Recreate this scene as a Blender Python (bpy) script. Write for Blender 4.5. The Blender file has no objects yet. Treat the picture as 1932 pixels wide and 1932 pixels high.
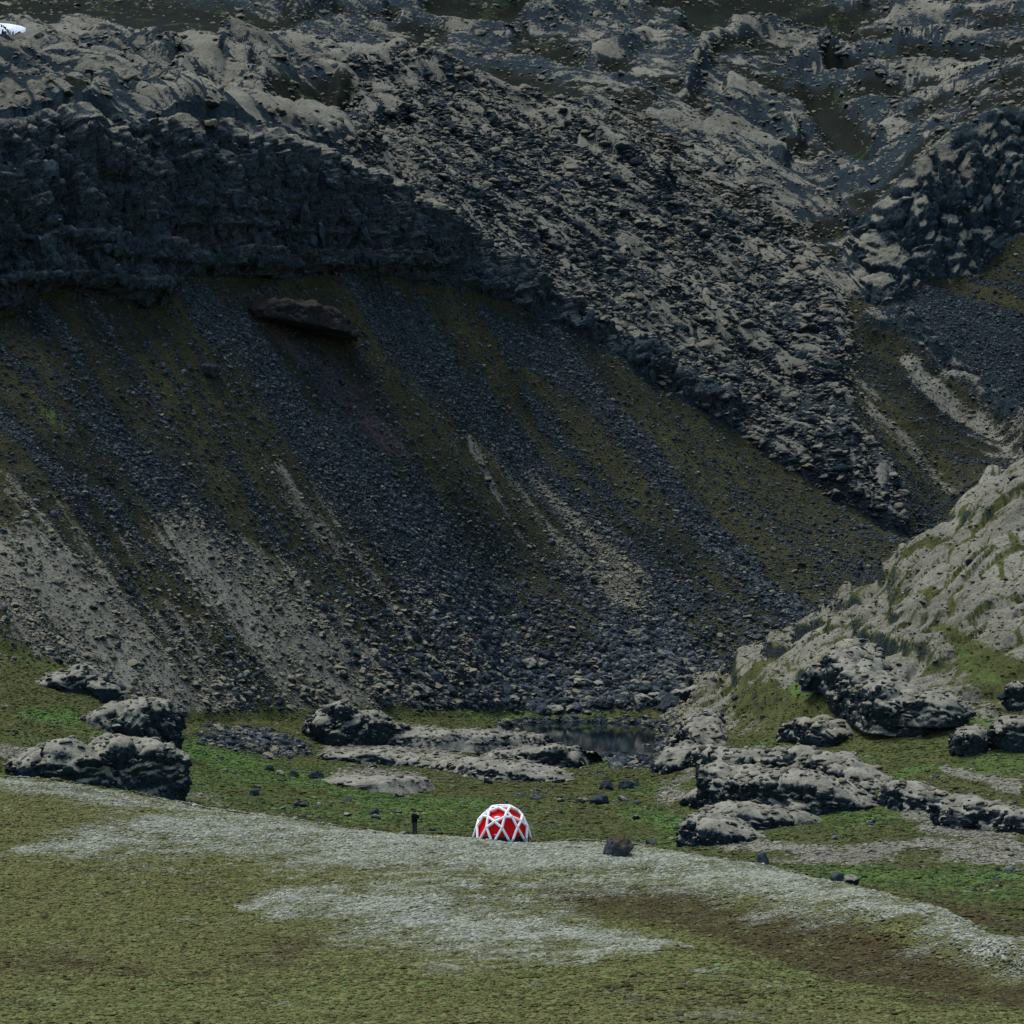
import bpy, bmesh, math, random
import numpy as np
from mathutils import Vector, Matrix, Euler

# ------------------------------------------------------------------ camera, sky, sun, exposure
scene = bpy.context.scene
col = scene.collection
Q = 1932.0                      # photo measured on a 1932 px square
F = 966.0 / math.tan(math.radians(8.0))
PITCH = math.radians(-1.0)
CZ = 37.0                       # camera height above the lake
cam_d = bpy.data.cameras.new('camera_view')
cam = bpy.data.objects.new('camera_view', cam_d)
col.objects.link(cam)
cam.location = (0, 0, CZ)
cam.rotation_euler = (math.radians(90) + PITCH, 0, 0)
cam_d.sensor_width = 36.0
cam_d.sensor_fit = 'HORIZONTAL'
cam_d.lens = 18.0 / math.tan(math.radians(8.0))
cam_d.clip_start = 1.0
cam_d.clip_end = 5000.0
scene.camera = cam

SUN_EL, SUN_AZ = 67.0, -50.0    # azimuth measured from +Y (away from the camera), negative = to the left
world = bpy.data.worlds.new('World')
scene.world = world
world.use_nodes = True
wt = world.node_tree
wt.nodes.clear()
sky = wt.nodes.new('ShaderNodeTexSky')
sky.sky_type = 'NISHITA'
sky.sun_disc = False
sky.sun_elevation = math.radians(SUN_EL)
sky.sun_rotation = math.radians(SUN_AZ)
sky.air_density = 1.3
sky.dust_density = 1.0
sky.ozone_density = 1.5
bg = wt.nodes.new('ShaderNodeBackground')
bg.inputs['Strength'].default_value = 0.07
wo = wt.nodes.new('ShaderNodeOutputWorld')
wt.links.new(sky.outputs[0], bg.inputs[0])
wt.links.new(bg.outputs[0], wo.inputs[0])

sl = bpy.data.lights.new('sun', 'SUN')
sl.energy = 1.5
sl.angle = math.radians(30)
sl.color = (1.0, 0.98, 0.94)
sun = bpy.data.objects.new('sun', sl)
col.objects.link(sun)
_e, _a = math.radians(SUN_EL), math.radians(SUN_AZ)
_sd = Vector((math.sin(_a) * math.cos(_e), math.cos(_a) * math.cos(_e), math.sin(_e)))
sun.rotation_euler = _sd.to_track_quat('Z', 'Y').to_euler()
sun.location = (0, 300, 300)

scene.view_settings.view_transform = 'Standard'
scene.view_settings.look = 'None'
scene.view_settings.exposure = 1.3
scene.view_settings.gamma = 1.0
scene.cycles.use_denoising = True
scene.cycles.max_bounces = 4
scene.cycles.diffuse_bounces = 2

rng = np.random.default_rng(7)
random.seed(7)

# ------------------------------------------------------------------ noise
_r = np.random.default_rng(3)
_perm = np.concatenate([_r.permutation(256)] * 3).astype(np.int32)
_g = _r.normal(size=(256, 3)).astype(np.float32)
_g /= np.linalg.norm(_g, axis=1)[:, None]

def pn(x, y, z, seed=0):
    x = np.asarray(x, np.float32) + np.float32(seed * 17.31)
    y = np.asarray(y, np.float32) + np.float32(seed * 5.77)
    z = np.asarray(z, np.float32) + np.float32(seed * 9.13)
    x, y, z = np.broadcast_arrays(x, y, z)
    xf, yf, zf = np.floor(x), np.floor(y), np.floor(z)
    X, Y, Z = (xf.astype(np.int32) & 255), (yf.astype(np.int32) & 255), (zf.astype(np.int32) & 255)
    x, y, z = x - xf, y - yf, z - zf
    u, v, w = [t * t * t * (t * (t * 6 - 15) + 10) for t in (x, y, z)]
    A = _perm[X] + Y
    B = _perm[X + 1] + Y
    AA, AB, BA, BB = _perm[A] + Z, _perm[A + 1] + Z, _perm[B] + Z, _perm[B + 1] + Z

    def gr(h, a, b, c):
        g = _g[_perm[h]]
        return g[..., 0] * a + g[..., 1] * b + g[..., 2] * c
    x1 = gr(AA, x, y, z); x1 += u * (gr(BA, x - 1, y, z) - x1)
    x2 = gr(AB, x, y - 1, z); x2 += u * (gr(BB, x - 1, y - 1, z) - x2)
    y1 = x1 + v * (x2 - x1)
    x1 = gr(AA + 1, x, y, z - 1); x1 += u * (gr(BA + 1, x - 1, y, z - 1) - x1)
    x2 = gr(AB + 1, x, y - 1, z - 1); x2 += u * (gr(BB + 1, x - 1, y - 1, z - 1) - x2)
    y2 = x1 + v * (x2 - x1)
    return (y1 + w * (y2 - y1)) * 1.6

def fbm(x, y, z, s, o=3, seed=0, gain=0.5):
    t, a = 0, 1.0
    for i in range(o):
        t = t + a * pn(x / s, y / s, z / s, seed + i)
        s, a = s / 2.03, a * gain
    return t

def billow(x, y, z, s, o=1, seed=0, gain=0.5):
    """round lumps, sharp creases; about -0.3..1"""
    t, a = 0, 1.0
    for i in range(o):
        n = np.abs(pn(x / s, y / s, z / s, seed + i))
        t = t + a * (np.sqrt(n + 0.004) * 1.5 - 0.55)
        s, a = s / 2.1, a * gain
    return t

_jit = np.random.default_rng(11).random((256, 4)).astype(np.float32)

def worley(x, y, z, s, seed=0, flat=False):
    """nearest and second nearest feature distance, and a random number per cell"""
    x = np.asarray(x, np.float32) / s + seed * 3.7; y = np.asarray(y, np.float32) / s + seed * 1.9
    z = (np.zeros_like(x) if flat else np.asarray(z, np.float32) / s) + seed * 2.3
    xi, yi, zi = np.floor(x).astype(np.int32), np.floor(y).astype(np.int32), np.floor(z).astype(np.int32)
    f1 = np.full(x.shape, 9.0, np.float32); f2 = f1.copy(); cr = np.zeros(x.shape, np.float32)
    for dx in (-1, 0, 1):
        for dy in (-1, 0, 1):
            for dz_ in ((0,) if flat else (-1, 0, 1)):
                a, b, c = xi + dx, yi + dy, zi + dz_
                h = _perm[_perm[_perm[a & 255] + (b & 255)] + (c & 255)]
                j = _jit[h]
                d = (a + j[..., 0] - x) ** 2 + (b + j[..., 1] - y) ** 2
                if not flat:
                    d = d + (c + j[..., 2] - z) ** 2
                near = d < f1
                f2 = np.where(near, f1, np.minimum(f2, d))
                cr = np.where(near, j[..., 3], cr)
                f1 = np.where(near, d, f1)
    return np.sqrt(f1), np.sqrt(f2), cr

def pillow(f1):
    return np.sqrt(np.clip(1 - (f1 / 0.95) ** 2, 0, 1))

def sstep(a, b, x):
    t = np.clip((x - a) / (b - a), 0, 1)
    return t * t * (3 - 2 * t)

# ------------------------------------------------------------------ projection helpers
cP, sP = math.cos(PITCH), math.sin(PITCH)

def z_at(py, D):
    b = (966.0 - py) / F
    return CZ + D * (sP + b * cP) / (cP - b * sP)

def x_at(px, D, Z):
    e = (Z - CZ) / D
    b = (e * cP - sP) / (cP + e * sP)
    return D * ((px - 966.0) / F) / (cP - b * sP)

def project(X, Y, Z):
    dz = Z - CZ
    dep = Y * cP + dz * sP
    up = -Y * sP + dz * cP
    return 966 + F * X / dep, 966 - F * up / dep

# ------------------------------------------------------------------ terrain skeleton: lines from near to far
# 'p' lines give (px, py, distance), 'z' lines give (px, height, distance)
LN = []
LN.append(('p', [(-400, 2150, 128), (966, 2150, 130), (2300, 2170, 126)]))
LN.append(('p', [(-400, 1905, 160), (0, 1893, 162), (400, 1878, 165), (750, 1842, 170), (1050, 1828, 172), (1250, 1800, 176), (1400, 1812, 174), (1600, 1868, 166), (1932, 1900, 160), (2300, 1915, 156)]))
LN.append(('p', [(-400, 1886, 186), (0, 1876, 188), (400, 1858, 192), (750, 1818, 200), (1050, 1806, 204), (1250, 1792, 206), (1400, 1806, 204), (1600, 1872, 190), (1932, 1908, 178), (2300, 1925, 172)]))
LN.append(('p', [(-400, 1750, 218), (0, 1752, 218), (400, 1745, 220), (600, 1700, 230), (900, 1685, 230), (1200, 1705, 226), (1400, 1735, 216), (1650, 1785, 200), (1932, 1835, 187), (2300, 1870, 176)]))
LN.append(('p', [(-400, 1590, 256), (0, 1592, 256), (400, 1605, 253), (800, 1632, 246), (1200, 1640, 241), (1500, 1690, 219), (1700, 1735, 203), (1932, 1795, 188), (2300, 1870, 174)]))
LN.append(('p', [(-400, 1452, 288), (0, 1458, 287), (100, 1462, 286), (200, 1478, 283), (320, 1500, 279), (430, 1511, 276), (500, 1520, 274), (600, 1541, 269), (700, 1556, 265), (790, 1566, 262), (900, 1572, 260), (1000, 1573, 260), (1100, 1574, 259), (1200, 1580, 257), (1300, 1595, 251), (1420, 1616, 243), (1550, 1649, 231), (1700, 1690, 213), (1800, 1720, 202), (1932, 1766, 190), (2300, 1860, 176)]))
LN.append(('z', [(-400, 8, 304), (0, 8, 304), (330, 6, 300), (600, 4.8, 298), (966, 3.6, 296), (1300, 3.4, 282), (1450, 4.2, 270), (1700, 5.5, 236), (1932, 6.6, 208), (2300, 8, 195)]))
LN.append(('p', [(-400, 1438, 316), (0, 1448, 316), (150, 1470, 318), (330, 1505, 326), (600, 1545, 332), (966, 1576, 336), (1200, 1580, 333), (1300, 1592, 320), (1450, 1616, 300), (1700, 1684, 262), (1932, 1752, 235), (2300, 1830, 220)]))
LN.append(('p', [(-400, 1390, 335), (0, 1400, 335), (200, 1425, 345), (330, 1465, 354), (600, 1482, 370), (966, 1512, 366), (1200, 1520, 358), (1300, 1532, 345), (1450, 1562, 325), (1700, 1602, 300), (1932, 1625, 290), (2300, 1640, 284)]))
LN.append(('p', [(-400, 1310, 360), (0, 1325, 360), (200, 1360, 372), (330, 1418, 385), (600, 1432, 410), (800, 1440, 415), (966, 1444, 418), (1080, 1434, 429), (1150, 1430, 432), (1215, 1429, 431), (1300, 1440, 400), (1450, 1468, 368), (1700, 1498, 345), (1932, 1516, 335), (2300, 1525, 330)]))
LN.append(('z', [(-400, 14, 375), (0, 13, 375), (200, 10, 385), (330, 5.2, 400), (600, 2.8, 432), (760, 2.2, 440), (880, 1.2, 450), (950, -1.2, 460), (1220, -1.2, 460), (1260, 1.6, 445), (1300, 3.6, 432), (1450, 6.4, 398), (1700, 8.2, 380), (1932, 8.4, 375), (2300, 8, 372)]))
LN.append(('p', [(-400, 1180, 392), (0, 1235, 392), (200, 1300, 402), (330, 1365, 417), (600, 1362, 450), (800, 1360, 470), (960, 1362, 491), (1100, 1363, 493), (1240, 1362, 490), (1270, 1350, 482), (1340, 1310, 470), (1400, 1267, 461), (1480, 1216, 450), (1550, 1167, 445), (1640, 1114, 440), (1668, 1085, 437), (1700, 1040, 435), (1745, 1012, 432), (1790, 974, 430), (1820, 936, 429), (1880, 895, 428), (1932, 868, 428), (2050, 800, 430), (2300, 700, 440)]))
LN.append(('z', [(-400, 19, 397), (0, 16.5, 397), (330, 7.2, 421), (600, 5.2, 455), (800, 3.6, 475), (960, 1.6, 496), (1240, 1.8, 495), (1280, 2.6, 497), (1340, 3.2, 501), (1480, 5, 505), (1700, 10, 506), (1932, 18, 508), (2300, 30, 512)]))
LN.append(None)   # scree, filled in below
LN.append(None)
LN.append(('p', [(-400, 600, 452), (0, 590, 480), (70, 560, 486), (130, 546, 491), (200, 560, 497), (250, 578, 501), (290, 560, 506), (330, 527, 512), (420, 522, 522), (500, 530, 531), (560, 522, 538), (650, 516, 548), (720, 525, 556), (800, 535, 565), (860, 541, 571), (920, 562, 577), (1000, 592, 585), (1050, 612, 588), (1130, 652, 591), (1200, 692, 593), (1280, 742, 594), (1350, 790, 594), (1420, 842, 593), (1480, 885, 591), (1540, 930, 588), (1600, 965, 585), (1650, 990, 583), (1700, 1008, 582), (1760, 1005, 584), (1850, 930, 590), (1932, 880, 596), (2100, 800, 610), (2300, 700, 620)]))
LN.append(('p', [(-400, 250, 462), (0, 237, 491), (60, 226, 498), (120, 214, 502), (160, 206, 506), (180, 226, 508), (250, 228, 513), (350, 226, 524), (450, 240, 536), (520, 262, 543), (600, 286, 552), (700, 331, 565), (760, 371, 571), (830, 406, 579), (900, 452, 586), (960, 492, 590), (1050, 560, 594), (1130, 612, 597), (1200, 645, 600), (1280, 690, 602), (1350, 735, 602), (1420, 775, 602), (1480, 800, 601), (1540, 780, 602), (1600, 785, 601), (1650, 852, 596), (1700, 916, 591), (1760, 975, 588), (1850, 900, 595), (1932, 850, 602), (2100, 760, 616), (2300, 660, 626)]))
LN.append(('p', [(-400, 180, 505), (0, 172, 536), (350, 172, 572), (520, 200, 598), (700, 240, 625), (960, 340, 645), (1200, 440, 650), (1350, 520, 652), (1480, 580, 648), (1540, 615, 641), (1580, 640, 636), (1620, 668, 632), (1680, 690, 628), (1720, 680, 630), (1760, 690, 632), (1850, 745, 630), (1932, 800, 627), (2100, 720, 640), (2300, 620, 650)]))
LN.append(('p', [(-400, 110, 570), (0, 104, 602), (350, 104, 642), (700, 142, 692), (850, 148, 705), (960, 182, 712), (1100, 190, 718), (1200, 215, 718), (1300, 270, 716), (1400, 330, 706), (1480, 400, 692), (1540, 470, 674), (1600, 560, 654), (1650, 600, 647), (1700, 562, 655), (1740, 536, 660), (1800, 538, 662), (1850, 527, 664), (1880, 488, 666), (1932, 434, 668), (2100, 400, 675), (2300, 380, 685)]))
LN.append(('p', [(-400, 106, 640), (0, 92, 670), (350, 86, 700), (550, 98, 740), (700, 118, 752), (960, 150, 770), (1200, 140, 780), (1350, 165, 782), (1480, 250, 772), (1540, 310, 738), (1600, 390, 690), (1650, 420, 670), (1700, 360, 672), (1740, 300, 675), (1800, 262, 678), (1880, 207, 682), (1932, 193, 686), (2300, 175, 700)]))
LN.append(('p', [(-400, 20, 760), (0, 30, 775), (350, 22, 790), (520, 30, 800), (700, 60, 830), (960, 62, 850), (1060, 30, 860), (1200, 50, 860), (1350, 72, 862), (1480, 110, 850), (1560, 190, 800), (1650, 205, 775), (1740, 185, 780), (1850, 140, 790), (1932, 115, 795), (2300, 100, 810)]))
LN.append(('p', [(-400, -70, 850), (0, -60, 860), (700, -40, 900), (1200, -30, 930), (1932, -20, 950), (2300, -20, 960)]))
LN.append(('p', [(-400, -300, 980), (966, -300, 1020), (2300, -300, 1060)]))
NROW = [34, 14, 60, 52, 44, 8, 12, 48, 44, 46, 150, 12, 110, 110, 105, 165, 180, 140, 90, 90, 60, 10]

cx = np.concatenate([np.linspace(-900, -40, 40)[:-1], np.arange(-40, 1973, 2.75), np.linspace(1976, 2850, 40)])
NC = len(cx)

def smooth1(a, sig):
    if sig <= 0:
        return a
    k = np.exp(-0.5 * (np.arange(-int(3 * sig), int(3 * sig) + 1) / sig) ** 2)
    k /= k.sum()
    p = len(k) // 2
    return np.convolve(np.pad(a, p, mode='edge'), k, mode='valid')

lD, lZ = [], []
for i, L in enumerate(LN):
    if L is None:
        lD.append(None); lZ.append(None)
        continue
    pts = np.array(L[1], float)
    D = np.interp(cx, pts[:, 0], pts[:, 2])
    V = np.interp(cx, pts[:, 0], pts[:, 1])
    sg = 3 if i in (15, 16, 11, 9) else 8
    D = smooth1(D, max(sg, 6)); V = smooth1(V, sg)
    if L[0] == 'p':
        V = z_at(V, D)
    lD.append(D); lZ.append(V)
for k, t, c in ((13, 0.34, 0.07), (14, 0.68, 0.06)):
    lD[k] = lD[12] + t * (lD[15] - lD[12])
    lZ[k] = lZ[12] + (t - c) * (lZ[15] - lZ[12])

rows_D, rows_Z, rows_S = [], [], []
for k, n in enumerate(NROW):
    for j in range(n):
        t = j / n
        rows_D.append(lD[k] + t * (lD[k + 1] - lD[k]))
        rows_Z.append(lZ[k] + t * (lZ[k + 1] - lZ[k]))
        rows_S.append(k + t)
rows_D.append(lD[-1]); rows_Z.append(lZ[-1]); rows_S.append(len(NROW))
GD, GZ, S = np.array(rows_D), np.array(rows_Z), np.array(rows_S)
NR = len(S)
# round the kinks between lines, keep the cliff edges crisp
def rowsmooth(G, sig):
    r = int(3 * sig)
    k = np.exp(-0.5 * (np.arange(-r, r + 1) / sig) ** 2); k /= k.sum()
    P = np.pad(G, ((r, r), (0, 0)), mode='edge')
    out = np.zeros_like(G)
    for i, w in enumerate(k):
        out += w * P[i:i + len(G)]
    return out
SD, SZ = rowsmooth(GD, 7), rowsmooth(GZ, 7)
keep = np.clip(1 - np.minimum(np.abs(S - 15), np.abs(S - 16)) / 0.12, 0, 1)
keep = np.maximum(keep, np.clip(1 - np.abs(S - 11) / 0.3, 0, 1) * 0.6)
keep = np.maximum(keep, np.clip(1 - np.abs(S - 5) / 0.2, 0, 1) * 0.4)[:, None]
GD = SD + keep * (GD - SD); GZ = SZ + keep * (GZ - SZ)

X = x_at(cx[None, :], GD, GZ).astype(np.float32)
Y = GD.astype(np.float32)
Z = GZ.astype(np.float32)
SS = np.repeat(S[:, None], NC, 1).astype(np.float32)
PX, PY = project(X, Y, Z)          # where the bare ground shows, used to place ground cover

def normals(X, Y, Z):
    du = np.stack([np.gradient(a, axis=1) for a in (X, Y, Z)], -1)
    dv = np.stack([np.gradient(a, axis=0) for a in (X, Y, Z)], -1)
    n = np.cross(du, dv)
    n /= np.linalg.norm(n, axis=-1, keepdims=True) + 1e-9
    return n
N0 = normals(X, Y, Z)
N0[N0[..., 2] < 0] *= -1

wamp = 16 - 11 * sstep(15.9, 16.6, SS)
fore_w = 1 - sstep(5.6, 6.0, SS)
WPX = PX + (wamp + 34 * fore_w) * fbm(X, Y, Z, 14, 3, 21)
WPY = PY + (wamp - 2 * fore_w) * fbm(X, Y, Z, 14, 3, 31)
ROWK = [int(np.searchsorted(S, k)) for k in range(len(LN))]

def stroke(pts, width, s0, s1, soft=0.6, sx=None):
    """soft mask along a line of photo points, restricted to the stretch of ground between two skeleton lines"""
    out = np.zeros_like(X)
    r0, r1 = int(np.searchsorted(S, s0)), int(np.searchsorted(S, s1))
    qx, qy = WPX[r0:r1], WPY[r0:r1]
    best = np.full(qx.shape, 1e9, np.float32)
    for i in range(len(pts) - 1):
        ax, ay = pts[i][:2]; bx, by = pts[i + 1][:2]
        wa = pts[i][2] if len(pts[i]) > 2 else width
        wb = pts[i + 1][2] if len(pts[i + 1]) > 2 else width
        dx, dy = bx - ax, by - ay
        t = np.clip(((qx - ax) * dx + (qy - ay) * dy) / (dx * dx + dy * dy), 0, 1)
        d = np.hypot(qx - ax - t * dx, qy - ay - t * dy) / (wa + t * (wb - wa))
        best = np.minimum(best, d)
    out[r0:r1] = np.clip(1 - best / 2.6, 0, 1) ** 1.15 if soft == 'fade' else 1 - sstep(1 - soft, 1 + soft * 0.6, best)
    return out

# region weights
reg_fore = 1 - sstep(5.4, 6.2, SS)
reg_val = sstep(5.6, 6.4, SS) * (1 - sstep(11.2, 11.9, SS))
reg_scr = sstep(11.3, 12.0, SS) * (1 - sstep(14.93, 15.04, SS))
reg_clf = sstep(14.95, 15.06, SS) * (1 - sstep(15.9, 16.1, SS))
reg_top = sstep(15.9, 16.15, SS)
gl_m = sstep(1575, 1640, PX)                       # the side valley behind the spur
rcl = gl_m * sstep(17.95, 18.05, SS) * (1 - sstep(18.9, 19.05, SS))
rscr = gl_m * sstep(15.95, 16.1, SS) * (1 - sstep(17.95, 18.05, SS))
spurface = sstep(1330, 1430, PX) * reg_clf         # here the band is a mossy rib, not a wall
toe = sstep(1680, 1740, PX) * sstep(14.9, 15.1, SS) * (1 - sstep(15.9, 16.1, SS))
spurface = spurface * (1 - toe); rscr = np.maximum(rscr, toe)
reg_clf = np.maximum(reg_clf - spurface, rcl) * (1 - toe)
reg_top = np.clip(np.maximum(reg_top, spurface) - rcl - rscr, 0, 1)
reg_scr = np.clip(reg_scr + rscr, 0, 1)
rgt = sstep(1230, 1330, PX)                         # the hill on the right of the lake
lake_m = np.clip(sstep(930, 985, PX) * (1 - sstep(1215, 1250, PX)) * sstep(9.05, 9.4, SS) * (1 - sstep(10.75, 10.98, SS)), 0, 1)
U = (X + Y) * 0.7071                                # across the fall line of the scree
T = (X - Y) * 0.7071                                # down it

# ---- relief
dz = np.zeros_like(X)
dz += reg_fore * (0.55 * fbm(X, Y, 0, 24, 3, 1) + 0.12 * fbm(X, Y, 0, 4, 3, 5))
g_val = 0.55 * fbm(X, Y, 0, 20, 3, 9) + 0.22 * billow(X, Y, 0, 4, 2, 12)
hill = rgt * sstep(9.6, 10.3, SS)
hr0, hr1 = int(np.searchsorted(S, 9.3)), int(np.searchsorted(S, 12.1))
hp1, hp2, crackH = np.zeros_like(X), np.zeros_like(X), np.ones_like(X)
hwx, hwy = X + 2 * pn(X / 7, Y / 7, 0, 73), Y + 2 * pn(X / 7, Y / 7, 0, 74)
fa_, fb_, fc_ = worley(hwx[hr0:hr1] * 0.5, hwy[hr0:hr1], 0, 3.4, 3, True)
hp1[hr0:hr1] = pillow(fa_) * (0.5 + 0.8 * fc_) - 0.5; crackH[hr0:hr1] = sstep(0, 0.14, fb_ - fa_)
fa_, fb_, fc_ = worley(hwx[hr0:hr1] * 0.6, hwy[hr0:hr1], 0, 1.5, 4, True)
hp2[hr0:hr1] = pillow(fa_) * (0.5 + 0.8 * fc_) - 0.5; crackH[hr0:hr1] = np.minimum(crackH[hr0:hr1], 0.45 + 0.55 * sstep(0, 0.2, fb_ - fa_))
hpat = sstep(-0.4, 0.3, fbm(X, Y, 0, 14, 2, 78))
hill_rel = 1.6 * billow(X, Y * 0.8, Z, 16, 1, 14) + 0.5 * billow(X, Y, Z, 6, 1, 15) + (0.3 + 0.7 * hpat) * (2.4 * hp1 + 1.2 * hp2)
tf = (Z + 1.6 * fbm(X, Y, 0, 16, 3, 17)) / 3.4
tf = tf - np.floor(tf)
hill_rel = hill_rel + 2.4 * (sstep(0.0, 0.28, tf) - tf) * sstep(-0.3, 0.3, fbm(X, Y, 0, 22, 2, 18))
dz += reg_val * (g_val * (1 - hill) + hill * hill_rel) * (1 - lake_m)
dz += reg_scr * (1.4 * fbm(U / 10, T / 55, 0, 1, 3, 41) + 0.35 * fbm(X, Y, Z, 4, 3, 44))
DX, DY = np.zeros_like(X), np.zeros_like(X)
# cliff face: buttresses, cracks and ledges pushed out along the face
cl = reg_clf
hgt = (SS - 15.0)
c0, c1 = int(np.searchsorted(S, 14.9)), int(np.searchsorted(S, 16.2))
cw = np.zeros_like(X)
for sc_, am_, zs_ in ((5.5, 2.4, 0.5), (2.3, 1.3, 0.6), (1.0, 0.6, 0.75)):
    f1_, f2_, c_r = worley(X[c0:c1], Y[c0:c1], Z[c0:c1] * zs_, sc_, int(sc_ * 7))
    cw[c0:c1] += am_ * (c_r - 0.5) + am_ * 0.35 * sstep(0, 0.2, f2_ - f1_)
    q0, q1, qc = int(np.searchsorted(S, 17.9)), int(np.searchsorted(S, 19.1)), int(np.searchsorted(cx, 1560))
    f1_, f2_, c_r = worley(X[q0:q1, qc:], Y[q0:q1, qc:], Z[q0:q1, qc:] * zs_, sc_, int(sc_ * 7))
    cw[q0:q1, qc:] += am_ * (c_r - 0.5) + am_ * 0.35 * sstep(0, 0.2, f2_ - f1_)
cd = cw + 2.6 * billow((X + 0.4 * Y) / 3.6, 0, Z / 26, 1, 1, 58) + 1.2 * billow((X + 0.4 * Y) / 1.6, 0, Z / 12, 1, 1, 59) + 2.2 * (billow(X, Y, Z * 0.35, 15, 1, 51)) + 1.2 * billow(X, Y, Z * 0.45, 6.5, 1, 52) + 0.4 * fbm(X, Y, Z, 1.5, 2, 54)
cd += 0.9 * np.sign(pn(X / 60, Y / 60, Z / 1.9, 57)) * (1 - sstep(0.15, 0.6, hgt))
cd = cd * (1 - 0.45 * rcl)
DX += cl * N0[..., 0] * cd; DY += cl * N0[..., 1] * cd; dz += cl * (N0[..., 2] * cd * 0.6)
RIDGES = [[(0, 112), (150, 102), (260, 115), (330, 132)], [(430, 110), (560, 112), (650, 136), (760, 152)], [(0, 168), (120, 166), (230, 176), (340, 192)],
          [(340, 160), (430, 158), (500, 200)], [(0, 216), (200, 208), (400, 216), (560, 252), (700, 305)], [(640, 195), (760, 172), (900, 192), (1000, 218), (1080, 262), (1150, 312), (1250, 385)],
          [(1120, 125), (1230, 92), (1330, 130), (1300, 185)], [(1000, 52), (1100, 24), (1200, 32), (1280, 52)], [(560, 30), (640, 12), (720, 36)], [(760, 52), (850, 66), (960, 80)],
          [(1330, 92), (1430, 64), (1520, 34), (1620, 20)], [(1500, 142), (1570, 122)], [(1630, 168), (1780, 156), (1950, 150)], [(1690, 32), (1950, 42)], [(1700, 112), (1950, 92)],
          [(1660, 275), (1740, 205), (1880, 160)], [(1380, 190), (1450, 230), (1500, 280)], [(1350, 250), (1480, 330)]]
HOLLOWS = [[(0, 30, 40), (250, 40, 44), (520, 60, 36)], [(480, 165, 16), (560, 195, 30), (650, 212, 20)], [(780, 112, 16), (900, 150, 24), (1000, 165, 22), (1110, 186, 14)],
           [(820, 20, 26), (940, 30, 30), (990, 8, 20)], [(1240, 22, 22), (1400, 20, 30), (1600, 48, 14)], [(1540, 195, 26), (1590, 250, 40), (1630, 300, 26)], [(1560, 135, 10), (1750, 130, 14), (1950, 125, 12)],
           [(680, 246, 10), (770, 254, 8)], [(340, 135, 10), (420, 135, 8)], [(1620, 70, 16), (1720, 72, 12), (1950, 66, 10)], [(60, 140, 10), (200, 142, 10)], [(1020, 100, 14), (1080, 120, 12)]]
hollow_m = np.zeros_like(X); ridge_m = np.zeros_like(X)
for h_ in HOLLOWS:
    hollow_m = np.maximum(hollow_m, stroke(h_, 30, 16.15, 22.1, 0.9))
for h_ in RIDGES:
    ridge_m = np.maximum(ridge_m, stroke(h_, 15, 16.05, 22.1, 0.9))
# high ground: rounded moss-grown lava humps with hollows between them
hum = billow(X * 0.8, Y * 0.62, 0, 42, 1, 61)
wx, wy = X + 5 * pn(X / 18, Y / 18, 0, 71), Y + 5 * pn(X / 18, Y / 18, 0, 72)
ridge_sp = sstep(560, 900, PX) * (1 - sstep(1700, 1780, PX)) * (1 - sstep(17.2, 18.4, SS))      # the rough spur
wu, wv = (wx + wy) * 0.7071, (wx - wy) * 0.7071
bl1 = billow(wu, wv * 0.3, 0, 11, 1, 62); bl2 = billow(wu, wv * 0.25, 0, 4.6, 1, 63); bl3 = billow(wx, wy, Z, 2.2, 2, 64)
rT = int(np.searchsorted(S, 14.9))
pl = {k: np.zeros_like(X) for k in 'abcABC'}
patch = sstep(-0.35, 0.25, fbm(X, Y, 0, 26, 2, 77))
for k, sc_ in (('a', 7.0), ('b', 3.2), ('c', 1.6)):
    f1_, f2_, c_r = worley(wu[rT:], wv[rT:] * 0.4, 0, sc_, ord(k), True)
    pl[k][rT:] = pillow(f1_) * (0.6 + 0.6 * c_r) - 0.5; pl[k.upper()][rT:] = sstep(0.0, 0.22, f2_ - f1_)
top_rel = 3.0 * hum + 2.6 * bl1 * (1 - 0.6 * sstep(17.6, 18.6, SS)) + 1.0 * bl2 * (1 - sstep(17.2, 18.2, SS)) + (0.25 + 0.75 * patch) * (1.7 * pl['a'] + 1.2 * pl['b'] + 0.7 * pl['c']) + 0.3 * bl3
spur_rel = 2.0 * hum + 2.4 * bl1 + 0.8 * bl2 + 3.0 * pl['a'] + 2.2 * pl['b'] + 1.2 * pl['c']
crackT = 1 - np.maximum(patch, ridge_sp) * (1 - np.minimum(pl['A'], np.minimum(0.3 + pl['B'], 0.5 + pl['C'])).clip(0, 1))
fade = np.maximum(sstep(16.0, 16.5, SS), sstep(1330, 1430, PX))
dz += reg_top * (fade * 0.8 + 0.2) * (top_rel + ridge_sp * (spur_rel - top_rel)) * (1 - 0.97 * hollow_m)

def bump_along(pts, width, height, s0, s1):
    return height * stroke(pts, width, s0, s1, 0.95)
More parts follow.
